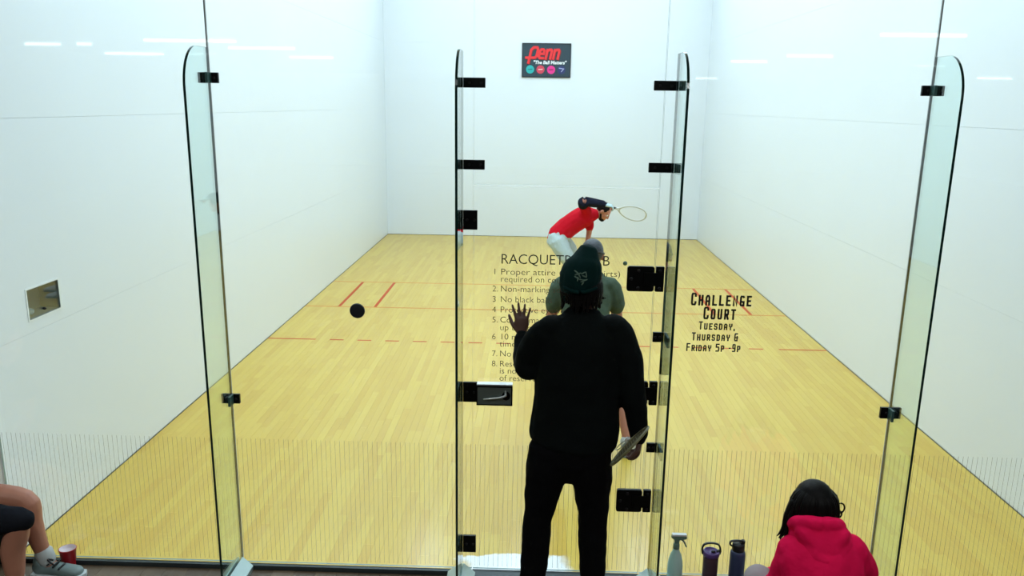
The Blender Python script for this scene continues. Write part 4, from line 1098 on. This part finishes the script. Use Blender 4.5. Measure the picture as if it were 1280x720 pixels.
for sx in (-0.22, 0.17):
    for sy in (-0.22, 0.18): bxo('leg', (sx, sx+0.04, sy, sy+0.04, 0.0005, 0.315), M_['black_metal'], bt)

# ------------------------------------------------------------------ small things along the glass
FZ = -0.0195
cp = empty('plastic_cup', (-2.672, -0.075, FZ)); tag(cp, 'red plastic cup with a white inside on the floor beside the shoe', 'cup')
bm = bmesh.new(); lathe(bm, [(0.030, 0), (0.032, 0.004), (0.036, 0.05), (0.0375, 0.052), (0.044, 0.112), (0.0465, 0.115), (0.0465, 0.119), (0.043, 0.119), (0.0425, 0.10)], seg=32); obj('outer_wall', bm, M_['cup_red'], cp, smooth=True)
bm = bmesh.new(); lathe(bm, [(0.040, 0.1045), (0.0425, 0.119), (0.0427, 0.1195), (0.0417, 0.1195), (0.038, 0.105)], seg=32); obj('inner_wall', bm, M_['cup_white'], cp, smooth=True)
cp.location = (-2.702, -0.064, FZ)

sb = empty('spray_bottle', (0.655, -0.13, FZ)); tag(sb, 'pale green spray bottle with white-topped trigger beside the right door fin', 'spray bottle')
bm = bmesh.new(); lathe(bm, [(0.036, 0), (0.0395, 0.006), (0.040, 0.12), (0.040, 0.165), (0.037, 0.195), (0.029, 0.225), (0.018, 0.25), (0.0155, 0.262), (0.0155, 0.270)], seg=32); obj('bottle_body', bm, M_['spray_body'], sb, smooth=True)
bm = bmesh.new(); lathe(bm, [(0.0405, 0.012), (0.0408, 0.02), (0.0408, 0.11), (0.0405, 0.115)], seg=32); obj('label_band', bm, M_['spray_liquid'], sb, smooth=True)
bm = bmesh.new(); lathe(bm, [(0.017, 0.262), (0.0175, 0.268), (0.0165, 0.288), (0.012, 0.295)], seg=20); obj('collar', bm, M_['spray_head'], sb, smooth=True)
bm = bmesh.new(); prism(bm, [(-0.026, 0.338), (-0.030, 0.326), (-0.016, 0.318), (-0.010, 0.292), (0.010, 0.292), (0.014, 0.314), (0.046, 0.320), (0.052, 0.328), (0.050, 0.336)], 'y', -0.011, 0.011); obj('sprayer', bm, M_['spray_head'], sb)
bm = bmesh.new(); tube(bm, [(0.016, 0, 0.318, 0.006), (0.036, 0, 0.305, 0.005), (0.052, 0, 0.272, 0.004)], seg=8); obj('trigger', bm, M_['spray_head'], sb, smooth=True)
bxo('sprayer_top', (-0.027, 0.050, -0.013, 0.013, 0.3365, 0.347), M_['white_plastic'], sb, bev=0.004)
sb.rotation_euler = (0, 0, 0)

b1 = empty('water_bottle', (0.842, -0.13, FZ)); tag(b1, 'dark purple water bottle with an arched black carry handle on its lid', 'water bottle')
bm = bmesh.new(); lathe(bm, [(0.036, 0), (0.039, 0.006), (0.040, 0.20), (0.041, 0.228), (0.038, 0.232)], seg=36); obj('bottle_body', bm, M_['bottle_purple'], b1, smooth=True)
bm = bmesh.new(); lathe(bm, [(0.043, 0.225), (0.0445, 0.232), (0.0445, 0.248), (0.041, 0.253), (0.036, 0.252), (0.034, 0.247)], seg=36); obj('lid', bm, M_['lid_purple'], b1, smooth=True)
bm = bmesh.new(); ellip(bm, (0.010, -0.006, 0.250), (0.012, 0.010, 0.008)); ellip(bm, (0.040, 0.0, 0.250), (0.014, 0.012, 0.009)); obj('spout', bm, M_['black_plastic'], b1, smooth=True)
bm = bmesh.new(); tube(bm, [(-0.046, 0, 0.236, 0.010, 0.005), (-0.048, 0.005, 0.262, 0.009, 0.005), (-0.036, 0.008, 0.286, 0.009, 0.005), (0, 0.01, 0.293, 0.009, 0.005), (0.036, 0.008, 0.286, 0.009, 0.005), (0.048, 0.005, 0.262, 0.009, 0.005), (0.046, 0, 0.236, 0.010, 0.005)], side=(0, 1, 0), seg=10); obj('carry_handle', bm, M_['black_plastic'], b1, smooth=True)

b2 = empty('water_bottle', (0.984, -0.13, FZ)); tag(b2, 'navy blue water bottle with a black spout lid, nearer the person in pink', 'water bottle')
bm = bmesh.new(); lathe(bm, [(0.037, 0), (0.040, 0.006), (0.041, 0.235), (0.039, 0.252), (0.032, 0.262)], seg=36); obj('bottle_body', bm, M_['bottle_navy'], b2, smooth=True)
bm = bmesh.new(); lathe(bm, [(0.032, 0.258), (0.033, 0.263), (0.033, 0.295), (0.030, 0.302)], seg=28); obj('lid', bm, M_['black_plastic'], b2, smooth=True)
bm = bmesh.new(); prism(bm, [(0.004, 0.300), (0.030, 0.300), (0.032, 0.318), (0.018, 0.322)], 'y', -0.010, 0.010); obj('spout', bm, M_['black_plastic'], b2)
bm = bmesh.new(); tube(bm, [(-0.030, 0, 0.284, 0.008, 0.005), (-0.044, 0, 0.292, 0.008, 0.005), (-0.042, 0, 0.311, 0.008, 0.005), (-0.015, 0, 0.317, 0.008, 0.005), (0.012, 0, 0.316, 0.008, 0.005)], side=(0, 1, 0), seg=10); obj('carry_loop', bm, M_['black_plastic'], b2, smooth=True)
